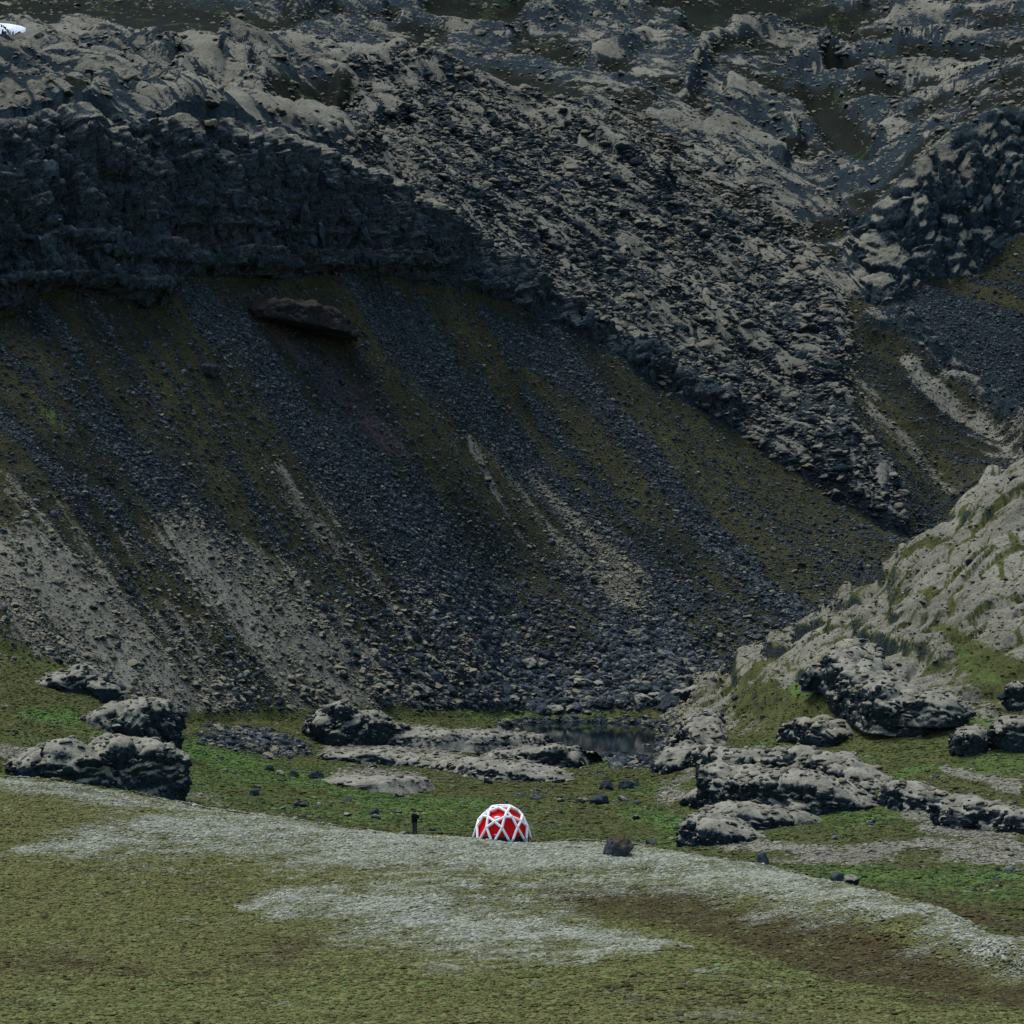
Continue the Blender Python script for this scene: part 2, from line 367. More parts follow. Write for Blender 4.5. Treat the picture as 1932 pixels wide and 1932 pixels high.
# ribs of the spur that come down the slope on the right
rib_m = np.zeros_like(X)
RIB2 = [[(1640, 640, 20), (1700, 650, 24), (1770, 705, 28), (1850, 770, 24), (1950, 850, 20)]]
for r_b in RIB2:
    m_ = stroke(r_b, 30, 15.9, 18.0, 0.95); rib_m = np.maximum(rib_m, 0.9 * m_); dz += 4.5 * m_
rr0, rr1 = int(np.searchsorted(S, 15.9)), int(np.searchsorted(S, 18.1))
rp, rcr = np.zeros_like(X), np.ones_like(X)
for sc_, am_ in ((4.5, 2.4), (2.0, 1.3)):
    f1_, f2_, c_r = worley(wu[rr0:rr1], wv[rr0:rr1] * 0.6, 0, sc_, int(sc_ * 9), True)
    rp[rr0:rr1] += am_ * (pillow(f1_) * (0.6 + 0.6 * c_r) - 0.5); rcr[rr0:rr1] = np.minimum(rcr[rr0:rr1], 0.2 + sstep(0, 0.25, f2_ - f1_))
dz += rib_m * (rp + 0.9 * billow(X, Y, Z, 5, 2, 96))
# hollows and humps on the high ground
dz += reg_top * (3.8 * ridge_m - 3.0 * hollow_m)
X = X + DX; Y = Y + DY; Z = Z + dz
Z = np.where(lake_m > 0.3, np.minimum(Z, -0.25), Z)

N1 = normals(X, Y, Z)
N1[(N1[..., 2] < 0) & (SS < 14.9)] *= -1
nz = N1[..., 2]
nzs = nz.copy()
for _ in range(3):
    nzs[1:-1, 1:-1] = (nzs[1:-1, 1:-1] * 2 + nzs[:-2, 1:-1] + nzs[2:, 1:-1] + nzs[1:-1, :-2] + nzs[1:-1, 2:]) / 6

# ---- ground cover weights: moss, grass, scree, lush green, red gravel, dark heathland and painted shade
moss = np.zeros_like(X); grass = np.zeros_like(X); scree = np.zeros_like(X)
lush = np.zeros_like(X); red = np.zeros_like(X); heath_shade = np.zeros_like(X)
nA = fbm(X, Y, Z, 7, 4, 81); nB = fbm(X, Y, Z, 30, 3, 82)
streak = fbm(U / 7, T / 60, 0, 1, 3, 83); streak2 = fbm(U / 3.2, T / 38, 0, 1, 2, 86)

# foreground hill
pale = np.maximum(stroke([(30, 1600, 6), (220, 1584, 22), (400, 1565, 44), (650, 1580, 46), (900, 1606, 42), (1250, 1628, 44), (1500, 1668, 40), (1750, 1735, 34), (1950, 1800, 30)], 40, 0.3, 6.3, 'fade'),
                  stroke([(480, 1722, 6), (600, 1712, 26), (720, 1712, 46), (860, 1728, 52), (1000, 1752, 46), (1150, 1774, 30), (1270, 1792, 8)], 40, 0.3, 6, 'fade'))
pale = np.maximum(pale, 0.75 * stroke([(0, 1475), (330, 1520), (520, 1545)], 18, 3, 6, 'fade'))
nC = fbm(X, Y, Z, 2.2, 3, 84)
moss += reg_fore * np.clip(pale * 1.1 + 0.30 * nA + 0.42 * nC + 0.15 * fbm(X, Y, Z, 0.8, 2, 85) - 0.14, 0, 1)
grass += reg_fore
heath_shade += reg_fore * np.clip(0.35 * nA + np.maximum(1.1 * stroke([(1060, 1690, 16), (1300, 1715, 48), (1480, 1775, 66), (1720, 1845, 66), (1950, 1888, 50)], 50, 1.15, 5, 0.9),  # this stroke darkens the right flank to stand for its shade
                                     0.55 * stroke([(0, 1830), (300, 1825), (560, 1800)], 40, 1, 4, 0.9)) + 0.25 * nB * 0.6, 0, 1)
lush += reg_fore * np.clip(0.28 * stroke([(0, 1905), (500, 1890), (1000, 1850), (1400, 1850), (1932, 1925)], 35, 0, 2.4, 0.9) + 0.22 * stroke([(1180, 1740), (1300, 1790), (1500, 1840)], 25, 1, 4, 0.9), 0, 1)

# valley floor and hill right of the lake
grass += reg_val * np.clip(1.0 + 0.3 * nA, 0, 1)
lush += reg_val * np.clip(0.36 + 0.5 * nB + 0.25 * nA, 0, 0.75) * (1 - hill)
mv = 0.95 * hill
mv = mv - 0.9 * np.maximum.reduce([
    stroke([(1760, 1210, 20), (1850, 1260, 45), (1932, 1300, 55)], 45, 9.5, 11, 0.9),
    stroke([(1370, 1330, 20), (1450, 1340, 38), (1560, 1370, 40), (1650, 1420, 40), (1800, 1450, 30), (1932, 1455, 30)], 40, 8.4, 11, 0.8),
    stroke([(1440, 1580, 18), (1600, 1560, 20), (1750, 1560, 14)], 18, 6.5, 9.5, 0.8),
    stroke([(1500, 1640), (1700, 1650), (1932, 1670)], 24, 6.5, 9, 0.8)])
mv = np.maximum(mv, 0.95 * np.maximum.reduce([
    stroke([(1320, 1585), (1450, 1605), (1600, 1612), (1750, 1600), (1932, 1632)], 17, 6.6, 9.4, 0.8),
    stroke([(1690, 1515), (1760, 1560), (1932, 1605)], 20, 6.6, 9.6, 0.8),
    stroke([(1790, 1450), (1932, 1475)], 12, 7, 10, 0.8),
    stroke([(0, 1425), (120, 1420)], 14, 6.5, 9, 0.8),
    stroke([(640, 1470), (780, 1470)], 14, 7, 9.5, 0.8),
    stroke([(620, 1410), (900, 1400), (1080, 1425)], 26, 7.5, 10.6, 0.8),
    0.7 * stroke([(330, 1500), (420, 1518)], 18, 6.5, 9, 0.8),
    0.7 * stroke([(1270, 1360), (1330, 1420), (1300, 1480), (1270, 1500)], 26, 7, 10.6, 0.8)]))
moss += reg_val * np.clip(mv + 0.3 * nA, 0, 1)
lush += reg_val * np.maximum.reduce([
    0.9 * stroke([(60, 1345), (130, 1350)], 20, 6.5, 10.9, 0.9), 0.8 * stroke([(1180, 1540), (1280, 1555)], 18, 6.5, 9, 0.9),
    0.7 * stroke([(1540, 1345), (1490, 1330)], 12, 9, 11, 0.9), 0.8 * stroke([(1760, 1440), (1700, 1475), (1640, 1495)], 9, 8, 10.6, 0.9),
    0.6 * stroke([(1800, 1380), (1932, 1395)], 10, 8.5, 10.6, 0.9), 0.5 * stroke([(1800, 1255), (1880, 1290)], 16, 9.6, 10.9, 0.9),
    0.55 * stroke([(380, 1420), (560, 1480), (900, 1530)], 26, 6.6, 9.6, 0.9)])
heath_shade += reg_val * np.clip(0.7 * np.maximum(stroke([(1700, 1690), (1800, 1715), (1932, 1745)], 14, 6, 8.5, 0.8), stroke([(1850, 1660), (1932, 1690)], 20, 6, 8.5, 0.8)) + 0.3 * nA, 0, 1)
scree += reg_val * np.clip(np.maximum.reduce([
    0.7 * stroke([(1240, 1380, 16), (1330, 1310, 10), (1480, 1220, 10), (1600, 1150, 8)], 12, 9.6, 11.2, 0.9),
    stroke([(1150, 1450), (1230, 1440), (1270, 1400)], 16, 8.6, 10.9, 0.9),
    stroke([(400, 1390), (560, 1400)], 22, 8.5, 11.3, 0.9)]) * 0.9 + 0.2 * nA, 0, 1)

# scree slope
stone = np.maximum.reduce([
    stroke([(330, 535, 30), (420, 620, 42), (520, 740, 55), (640, 870, 62), (760, 990, 68), (850, 1110, 85), (920, 1230, 110), (960, 1340, 120)], 60, 11.4, 15, 0.75),
    stroke([(650, 530, 30), (760, 620, 55), (860, 720, 62), (980, 850, 66), (1080, 970, 70), (1160, 1090, 80), (1230, 1200, 90), (1250, 1330, 90)], 60, 11.4, 15, 0.75),
    0.9 * stroke([(0, 640, 26), (120, 740, 32), (250, 870, 36), (370, 985, 36), (470, 1085, 30), (600, 1190, 26)], 30, 11.4, 15, 0.8),
    0.85 * stroke([(860, 560, 20), (1000, 670, 34), (1150, 800, 36), (1300, 960, 34), (1420, 1080, 36), (1500, 1180, 34)], 34, 11.4, 15, 0.8),
    stroke([(1720, 570, 40), (1850, 640, 80), (1950, 700, 110), (2100, 740, 140)], 60, 11.4, 18.1, 0.8),
    0.8 * stroke([(0, 790, 14), (200, 960, 18), (330, 1090, 16)], 16, 11.4, 15, 0.8),
    0.9 * stroke([(420, 1300), (470, 1400), (560, 1420)], 40, 10.5, 13.2, 0.8),
    stroke([(740, 1290), (1000, 1300), (1290, 1300)], 60, 10.9, 13.4, 0.7)])
streak3 = fbm(U / 1.4, T / 30, 0, 1, 2, 88)
scree += reg_scr * np.clip(stone * 0.95 + 0.6 * streak + 0.45 * streak2 + 0.35 * streak3, 0, 1)
grass += reg_scr * np.clip(1.0 - 0.2 * streak, 0, 1)
pm = np.maximum.reduce([
    stroke([(-60, 990, 60), (60, 1080, 75), (180, 1170, 80), (300, 1255, 66), (400, 1330, 40)], 70, 10.7, 14.5, 'fade'),
    0.9 * stroke([(330, 1000, 30), (450, 1110, 50), (560, 1210, 62), (650, 1280, 56), (740, 1330, 36)], 50, 11, 14.5, 'fade'),
    0.6 * stroke([(900, 850, 20), (1020, 950, 36), (1110, 1050, 40), (1190, 1140, 26)], 36, 11.5, 14.5, 'fade'),
    0.45 * stroke([(520, 900), (640, 1000), (760, 1130), (860, 1280)], 30, 11.5, 14.5, 'fade'),
    0.6 * stroke([(1590, 700, 8), (1690, 810, 18), (1790, 930, 18)], 16, 11.6, 17.4, 'fade'),
    0.55 * stroke([(1700, 690, 8), (1820, 790, 20), (1932, 880, 22)], 18, 11.6, 17.4, 'fade')])
pm = pm * (1 - 0.55 * np.clip(streak * 1.6, 0, 1))
moss += reg_scr * np.clip(pm * 1.15 + (0.45 * streak2 + 0.35 * streak3) * sstep(0.02, 0.3, pm) + 0.2 * nA - 0.05, 0, 1)
red += reg_scr * np.maximum(0.7 * stroke([(500, 610, 14), (600, 690, 30), (680, 770, 30), (770, 870, 8)], 24, 12, 15, 'fade'), 0.5 * stroke([(430, 570), (530, 560)], 18, 14, 15.1, 0.9))
lush += reg_scr * np.clip(0.4 * sstep(0.25, 0.9, streak2 + 0.4 * nA) + 0.25 * stroke([(0, 690), (250, 880), (420, 1010)], 12, 12, 15, 0.9) + 0.2 * stroke([(680, 660), (760, 780), (850, 860)], 12, 12, 15, 0.9), 0, 0.8)
heath_shade += reg_scr * np.clip(0.42 + 0.5 * nB + 0.3 * streak, 0, 1)

# cliff: moss on ledges only
ledge = sstep(0.30, 0.62, nzs)
moss += reg_clf * np.clip(ledge * (0.75 + 0.8 * nA), 0, 0.95) * (0.35 + 0.65 * sstep(0.55, 1.0, hgt))
red += reg_clf * (0.45 * stroke([(320, 455), (450, 470), (640, 480), (800, 495)], 30, 15, 15.6, 0.9))
# high ground
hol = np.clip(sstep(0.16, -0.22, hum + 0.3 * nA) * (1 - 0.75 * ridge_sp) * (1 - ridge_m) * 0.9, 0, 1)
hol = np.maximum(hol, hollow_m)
nD = fbm(wu, wv * 0.35, 0, 3.4, 3, 98)
moss += reg_top * np.clip((0.92 - 0.9 * hol) * sstep(0.35, 0.80, nzs) + 0.30 * nA + 0.5 * nD + 0.25 * ridge_m - ridge_sp * (0.02 - 0.25 * nD - 0.55 * nA) - 0.14 - 0.30 * sstep(17.9, 19.2, SS), 0, 1)  # moss thinned at the back to imitate cloud shade along the top
grass += reg_top * np.clip(hol * 1.2 + 0.12 + 0.4 * ridge_sp * np.clip(nB, 0, 1), 0, 1)
heath_shade += reg_top * np.clip(0.62 + 0.5 * nB + hol, 0, 1); lush += reg_top * np.clip(0.15 + 0.4 * nA, 0, 0.4)  # extra weight in the hollows stands in for cloud shade over them
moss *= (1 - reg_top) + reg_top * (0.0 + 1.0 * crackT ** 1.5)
moss *= 1 - hill * reg_val * 0.95 * (1 - crackH)
rocky = np.maximum(sstep(0.42, 0.15, nzs), hill * sstep(0.62, 0.40, nzs)) * (reg_top + hill * reg_val)
moss *= 1 - 0.75 * rocky; grass *= 1 - 0.6 * rocky
spur_edge = np.maximum.reduce([stroke([(960, 520, 26), (1130, 640, 30), (1280, 735, 26), (1380, 790, 16)], 30, 14.2, 16.6, 0.8),
                               stroke([(1560, 640), (1650, 690)], 30, 14, 16.4, 0.8)])
sl_ = (SS > 14)
moss *= 1 - 0.5 * spur_edge * sl_; grass *= 1 - 0.75 * spur_edge * sl_; scree = scree * (1 - 0.6 * spur_edge * sl_)
rib_c = np.clip(rib_m * 1.3, 0, 1)
grass *= 1 - 0.7 * rib_c; scree *= 1 - 0.8 * rib_c
moss = np.where(rib_c > 0.02, np.maximum(moss, rib_c * rcr.clip(0, 1) * np.clip(0.4 * sstep(0.3, 0.7, nzs) + 0.3 * nA + 0.3 * nD, 0, 0.95)), moss)
shore = sstep(0.9, 0.1, np.abs(Z)) * (SS > 8.5) * (SS < 12.6) * sstep(900, 940, PX) * (1 - sstep(1250, 1290, PX))
lush = np.maximum(lush, 0.6 * shore * (nA > 0.1)); scree = np.maximum(scree, 0.9 * shore)

# ------------------------------------------------------------------ node helpers and materials
class NT:
    def __init__(s, name):
        s.m = bpy.data.materials.new(name); s.m.use_nodes = True
        s.t = s.m.node_tree; s.t.nodes.clear()
        s.out = s.t.nodes.new('ShaderNodeOutputMaterial')
        s.p = s.t.nodes.new('ShaderNodeBsdfPrincipled')
        s.t.links.new(s.p.outputs[0], s.out.inputs[0])
        s.p.inputs['Roughness'].default_value = 0.9
        s.p.inputs['Specular IOR Level'].default_value = 0.02
    def n(s, ty, **kw):
        nd = s.t.nodes.new(ty)
        for k, v in kw.items():
            setattr(nd, k, v)
        return nd
    def set(s, sock, v):
        if isinstance(v, bpy.types.NodeSocket):
            s.t.links.new(v, sock)
        elif v is not None:
            if sock.type == 'RGBA' and len(v) == 3:
                v = (*v, 1)
            sock.default_value = v
    def math(s, op, a, b=None, clamp=False):
        nd = s.n('ShaderNodeMath', operation=op, use_clamp=clamp)
        s.set(nd.inputs[0], a)
        if b is not None:
            s.set(nd.inputs[1], b)
        return nd.outputs[0]
    def mix(s, f, a, b):
        nd = s.n('ShaderNodeMix', data_type='RGBA')
        s.set(nd.inputs[0], f); s.set(nd.inputs[6], a); s.set(nd.inputs[7], b)
        return nd.outputs[2]
    def noise(s, scale, detail=3, rough=0.55, vec=None, out=0):
        nd = s.n('ShaderNodeTexNoise')
        nd.inputs['Scale'].default_value = scale
        nd.inputs['Detail'].default_value = detail
        nd.inputs['Roughness'].default_value = rough
        if vec is not None:
            s.set(nd.inputs['Vector'], vec)
        return nd.outputs[out]
    def voro(s, scale, vec=None, feature='F1', out='Distance'):
        nd = s.n('ShaderNodeTexVoronoi', feature=feature)
        nd.inputs['Scale'].default_value = scale
        if vec is not None:
            s.set(nd.inputs['Vector'], vec)
        return nd.outputs[out]
    def ramp(s, f, a, b, lo=0.0, hi=1.0):
        nd = s.n('ShaderNodeMapRange', interpolation_type='SMOOTHSTEP')
        s.set(nd.inputs[0], f)
        nd.inputs[1].default_value, nd.inputs[2].default_value = a, b
        nd.inputs[3].default_value, nd.inputs[4].default_value = lo, hi
        return nd.outputs[0]
    def pos(s):
        return s.n('ShaderNodeNewGeometry').outputs['Position']
    def nrmz(s):
        g = s.n('ShaderNodeNewGeometry'); x = s.n('ShaderNodeSeparateXYZ')
        s.t.links.new(g.outputs['Normal'], x.inputs[0])
        return x.outputs[2]
    def attr(s, name, kind='GEOMETRY'):
        a = s.n('ShaderNodeAttribute', attribute_name=name, attribute_type=kind)
        return a
    def bump(s, h, strength, dist):
        b = s.n('ShaderNodeBump')
        b.inputs['Strength'].default_value = strength
        b.inputs['Distance'].default_value = dist
        s.set(b.inputs['Height'], h)
        s.t.links.new(b.outputs[0], s.p.inputs['Normal'])

C_ROCK = ((0.0030, 0.0065, 0.0085), (0.034, 0.050, 0.059))
C_SCREE = ((0.0055, 0.0085, 0.0105), (0.052, 0.067, 0.075))
C_LUSH = ((0.040, 0.075, 0.016), (0.105, 0.170, 0.050))
C_MOSS = ((0.130, 0.124, 0.092), (0.420, 0.412, 0.335))
C_MOSS_HIGH = ((0.040, 0.039, 0.030), (0.255, 0.243, 0.190))  # browner upland moss, also darkened in place of cloud shade
C_GRASS = ((0.038, 0.039, 0.013), (0.158, 0.158, 0.060))
C_GRASS_MID = ((0.022, 0.028, 0.010), (0.105, 0.112, 0.040))
C_MOSS_MID = ((0.062, 0.058, 0.043), (0.275, 0.262, 0.205))
C_LUSH_MID = ((0.020, 0.042, 0.010), (0.070, 0.115, 0.034))
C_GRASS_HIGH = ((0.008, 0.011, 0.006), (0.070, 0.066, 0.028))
C_HEATH_SHADE_HIGH = ((0.003, 0.006, 0.006), (0.020, 0.023, 0.016))  # near-black cover, also painted as cloud shade in the high hollows
C_HEATH_SHADE = ((0.030, 0.027, 0.014), (0.085, 0.066, 0.030))  # dark cover colour, also painted where the near flank is shaded
C_RED = ((0.026, 0.020, 0.022), (0.085, 0.066, 0.068))

def terrain_material(name, fine, mid, mossc=C_MOSS, high=False, rockc=None):
    """fine / mid: noise scales per metre for grain and for patches"""
    M = NT(name)
    P = M.pos()
    n1 = M.noise(fine, 4, 0.65, P); n2 = M.noise(mid, 4, 0.6, P); n3 = M.noise(fine * 3.1, 2, 0.6, P); n4 = M.noise(mid * 0.22, 3, 0.6, P)
    aA, aB = M.attr('coverA'), M.attr('coverB')
    sA, sB = M.n('ShaderNodeSeparateColor'), M.n('ShaderNodeSeparateColor')
    M.t.links.new(aA.outputs['Color'], sA.inputs[0]); M.t.links.new(aB.outputs['Color'], sB.inputs[0])
    jit = M.math('ADD', M.math('MULTIPLY', M.math('SUBTRACT', n1, 0.5), 0.9), M.math('MULTIPLY', M.math('SUBTRACT', n2, 0.5), 0.9))
    def w(sock, k=1.0, lo=0.30, hi=0.70):
        return M.ramp(M.math('ADD', sock, M.math('MULTIPLY', jit, k)), lo, hi)
    g1 = M.ramp(n1, 0.25, 0.75); g2 = M.ramp(n2, 0.3, 0.7); g3 = M.ramp(n3, 0.3, 0.7)
    gg = M.math('MULTIPLY', M.math('ADD', g1, g3), 0.5)
    col_ = M.mix(gg, *(rockc or C_ROCK))
    gr = M.mix(M.math('ADD', M.math('MULTIPLY', gg, 0.7), M.math('MULTIPLY', g2, 0.3)), *(C_GRASS_HIGH if high else C_GRASS_MID if mossc is C_MOSS_MID else C_GRASS))
    he = M.mix(gg, *(C_HEATH_SHADE_HIGH if high else C_HEATH_SHADE)); lu = M.mix(gg, *C_LUSH)
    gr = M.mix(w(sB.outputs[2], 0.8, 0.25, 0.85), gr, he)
    gr = M.mix(w(sB.outputs[0], 0.7, 0.25, 0.9), gr, lu)
    col_ = M.mix(w(sA.outputs[1], 0.6), col_, gr)
    sc = M.mix(M.ramp(n3, 0.35, 0.72), *C_SCREE)
    col_ = M.mix(w(sA.outputs[2], 1.0, 0.35, 0.65), col_, sc)
    rd = M.mix(gg, *C_RED)
    col_ = M.mix(w(sB.outputs[1], 0.5), col_, rd)
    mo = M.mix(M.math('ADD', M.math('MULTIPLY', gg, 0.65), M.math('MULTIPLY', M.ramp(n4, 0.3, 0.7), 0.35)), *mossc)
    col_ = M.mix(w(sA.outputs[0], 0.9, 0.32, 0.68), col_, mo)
    M.set(M.p.inputs['Base Color'], col_)
    M.bump(M.math('ADD', n1, M.math('MULTIPLY', n3, 0.5)), 0.8, 0.45 / fine)
    return M.m

def moss_rock_material(name, fine, lo=0.15, hi=0.62, moss=None, rock=None, inst=False):
    """bare dark lava below, moss cushions on whatever faces the sky"""
    M = NT(name)
    P = M.pos()
    n1 = M.noise(fine, 4, 0.65, P); n2 = M.noise(fine * 0.22, 3, 0.6, P); n3 = M.noise(fine * 3, 2, 0.6, P)
    f = M.math('ADD', M.nrmz(), M.math('MULTIPLY', M.math('SUBTRACT', n1, 0.5), 0.7))
    f = M.math('ADD', f, M.math('MULTIPLY', M.math('SUBTRACT', n2, 0.5), 0.9))
    if inst:
        f = M.math('ADD', f, M.attr('mossy', 'INSTANCER').outputs['Fac'])
    k = M.ramp(f, lo, hi)
    gg = M.math('MULTIPLY', M.math('ADD', M.ramp(n1, 0.25, 0.75), M.ramp(n3, 0.3, 0.7)), 0.5)
    rk = M.mix(gg, *(rock or C_ROCK))
    mo = M.mix(M.math('ADD', M.math('MULTIPLY', gg, 0.6), M.math('MULTIPLY', M.ramp(n2, 0.3, 0.7), 0.4)), *(moss or C_MOSS))
    if inst:
        rnd = M.n('ShaderNodeObjectInfo').outputs['Random']
        mo = M.mix(M.math('MULTIPLY', rnd, 0.5), mo, (0.15, 0.12, 0.078))
    M.set(M.p.inputs['Base Color'], M.mix(k, rk, mo))
    M.bump(M.math('ADD', n1, M.math('MULTIPLY', n3, 0.5)), 0.8, 0.4 / fine)
    return M.m

def stone_material(name, fine):
    M = NT(name)
    P = M.pos()
    rnd = M.n('ShaderNodeObjectInfo').outputs['Random']
    n1 = M.noise(fine, 4, 0.65, P); n2 = M.noise(fine * 0.3, 2, 0.5, P)
    base = M.mix(rnd, C_SCREE[0], (0.024, 0.036, 0.043))
    c = M.mix(M.ramp(n1, 0.35, 0.75), base, M.mix(M.math('POWER', rnd, 3.0), C_SCREE[1], (0.165, 0.185, 0.195)))
    f = M.math('ADD', M.nrmz(), M.math('MULTIPLY', M.math('SUBTRACT', n1, 0.5), 0.8))
    f = M.math('ADD', f, M.attr('mossy', 'INSTANCER').outputs['Fac'])
    k = M.ramp(f, 1.15, 1.55)
    M.set(M.p.inputs['Base Color'], M.mix(k, c, M.mix(n2, (0.10, 0.09, 0.05), (0.26, 0.24, 0.17))))
    M.p.inputs['Specular IOR Level'].default_value = 0.08
    M.bump(n1, 0.7, 0.3 / fine)
    return M.m

def plain(name, c, rough=0.7, spec=0.3, var=0.15, scale=8.0):
    M = NT(name)
    n = M.noise(scale, 3, 0.6, M.n('ShaderNodeTexCoord').outputs['Object'])
    M.set(M.p.inputs['Base Color'], M.mix(n, tuple(v * (1 - var) for v in c), tuple(min(1, v * (1 + var)) for v in c)))
    M.p.inputs['Roughness'].default_value = rough
    M.p.inputs['Specular IOR Level'].default_value = spec
    return M.m

MT_FORE = terrain_material('meadow_ground', 3.2, 0.5)
MT_VAL = terrain_material('valley_ground', 1.9, 0.35, C_MOSS_MID)
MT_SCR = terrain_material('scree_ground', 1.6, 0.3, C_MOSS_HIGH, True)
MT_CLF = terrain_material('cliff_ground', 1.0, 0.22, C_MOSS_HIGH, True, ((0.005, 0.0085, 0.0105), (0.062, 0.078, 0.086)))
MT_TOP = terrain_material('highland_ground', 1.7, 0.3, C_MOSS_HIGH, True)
MT_OUT = moss_rock_material('outcrop_rock', 2.2, 0.26, 0.66, ((0.078, 0.074, 0.055), (0.330, 0.316, 0.250)))
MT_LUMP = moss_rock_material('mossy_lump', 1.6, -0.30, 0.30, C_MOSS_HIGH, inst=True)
MT_STONE = stone_material('scree_stone', 2.2)

def tag(o, label=None, cat=None, group=None, kind=None):
    for k, v in (('label', label), ('category', cat), ('group', group), ('kind', kind)):
        if v:
            o[k] = v
    return o

def mesh_obj(name, V, Fc, mat, parent=None, smooth=False):
    me = bpy.data.meshes.new(name)
    me.from_pydata(V, [], Fc)
    if mat:
        me.materials.append(mat)
    if smooth:
        me.polygons.foreach_set('use_smooth', [True] * len(me.polygons))
    me.update()
    o = bpy.data.objects.new(name, me)
    col.objects.link(o)
    if parent:
        o.parent = parent
    return o

# ------------------------------------------------------------------ terrain sheets
def grid_mesh(name, r0, r1, mat, label):
    nr = r1 - r0 + 1
    V = np.stack([X[r0:r1 + 1], Y[r0:r1 + 1], Z[r0:r1 + 1]], -1).reshape(-1, 3).astype(np.float32)
    i = np.arange(nr - 1)[:, None] * NC + np.arange(NC - 1)[None, :]
    i = i.ravel()
    Fq = np.stack([i, i + 1, i + 1 + NC, i + NC], -1).astype(np.int32)
    me = bpy.data.meshes.new(name)
    me.vertices.add(len(V)); me.vertices.foreach_set('co', V.ravel())
    me.loops.add(Fq.size); me.loops.foreach_set('vertex_index', Fq.ravel())
    me.polygons.add(len(Fq))
    me.polygons.foreach_set('loop_start', np.arange(0, Fq.size, 4, dtype=np.int32))
    me.polygons.foreach_set('use_smooth', np.ones(len(Fq), bool))
    me.update(calc_edges=True)
    for an, chans in (('coverA', (moss, grass, scree)), ('coverB', (lush, red, heath_shade))):
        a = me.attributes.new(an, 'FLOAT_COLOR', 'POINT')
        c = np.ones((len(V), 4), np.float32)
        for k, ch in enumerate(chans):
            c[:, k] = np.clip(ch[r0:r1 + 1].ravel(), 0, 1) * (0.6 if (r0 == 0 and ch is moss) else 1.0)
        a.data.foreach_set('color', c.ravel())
    me.materials.append(mat)
    o = bpy.data.objects.new(name, me)
    col.objects.link(o)
    tag(o, label, 'terrain', None, 'structure')
    return o

R = ROWK
fore_o = grid_mesh('meadow_hill', 0, R[6], MT_FORE, 'grassy foreground hill with pale moss patches carrying the dome tent')
val_o = grid_mesh('valley_ground', R[6], R[12], MT_VAL, 'green valley floor and mossy hillside around the small lake')
scr_o = grid_mesh('scree_slope', R[12], R[15], MT_SCR, 'steep dark scree slope streaked with grass below the cliff')
clf_o = grid_mesh('cliff_terrain', R[15], R[16], MT_CLF, 'dark lava cliff band along the top of the scree')
top_o = grid_mesh('highland_terrain', R[16], NR - 1, MT_TOP, 'rolling moss-grown lava highland above the cliff')

FPX, FPY = project(X, Y, Z)
runmin = np.minimum.accumulate(FPY, axis=0)
VIS = (FPY <= runmin + 1.0)
NRM = normals(X, Y, Z)
NRM[(NRM[..., 2] < 0)] *= -1

def ground(px, py, s0=0, s1=22):
    r0, r1 = int(np.searchsorted(S, s0)), int(np.searchsorted(S, s1))
    d = (FPX[r0:r1] - px) ** 2 + (FPY[r0:r1] - py) ** 2 + np.where(VIS[r0:r1], 0, 4000)
    k = np.unravel_index(np.argmin(d), d.shape)
    k = (k[0] + r0, k[1])
    return Vector((float(X[k]), float(Y[k]), float(Z[k])))

# lake
lv = [(x_at(900, 425, 0), 424, 0), (x_at(1290, 424, 0), 424, 0), (x_at(1290, 498, 0), 498.5, 0), (x_at(880, 498, 0), 498.5, 0)]
ML = NT('lake_water')
ML.p.inputs['Base Color'].default_value = (0.004, 0.010, 0.013, 1)
ML.p.inputs['Roughness'].default_value = 0.04
ML.p.inputs['Specular IOR Level'].default_value = 0.5
ML.p.inputs['IOR'].default_value = 1.33
mp = ML.n('ShaderNodeMapping'); mp.inputs['Scale'].default_value = (0.5, 1.6, 1)
ML.t.links.new(ML.pos(), mp.inputs[0])
ML.bump(ML.noise(1.2, 3, 0.5, mp.outputs[0]), 0.10, 0.05)
lake = mesh_obj('lake_water', lv, [(0, 1, 2, 3)], ML.m)
tag(lake, 'small still dark lake at the foot of the scree', 'lake', None, 'structure')

# ------------------------------------------------------------------ stones
def ico(sub):
    bm = bmesh.new()
    bmesh.ops.create_icosphere(bm, subdivisions=sub, radius=1.0)
    V = np.array([v.co[:] for v in bm.verts]); Fc = [tuple(v.index for v in f.verts) for f in bm.faces]
    bm.free()
    return V, Fc
ICO = {k: ico(k) for k in (1, 2, 3, 4)}

def rock_mesh(name, seed, sub, mat, planes=9, rough=0.12, smooth=False, lumpy=0.0, cut=(0.55, 0.95)):
    rg = np.random.default_rng(seed)
    V, Fc = ICO[sub]
    n = rg.normal(size=(planes, 3)); n /= np.linalg.norm(n, axis=1)[:, None]
    d = rg.uniform(*cut, planes)
    dots = V @ n.T
    r = np.where(dots > 0.05, d / np.maximum(dots, 0.05), 9).min(1)
    r = np.minimum(r, 1.1)
    r *= 1 + rough * fbm(V[:, 0] + seed, V[:, 1], V[:, 2], 0.7, 3, seed)
    if lumpy:
        r *= 1 + lumpy * billow(V[:, 0] + seed * 3.3, V[:, 1], V[:, 2], 0.75, 2, seed + 4)
    W = V * r[:, None]
    me = bpy.data.meshes.new(name)
    me.from_pydata(W.tolist(), [], Fc)
    me.materials.append(mat)
    if smooth:
        me.polygons.foreach_set('use_smooth', [True] * len(me.polygons))
    me.update()
    return me

def source_collection(name, meshes):
    c = bpy.data.collections.new(name)
    for m in meshes:
        c.objects.link(bpy.data.objects.new(m.name, m))
    return c

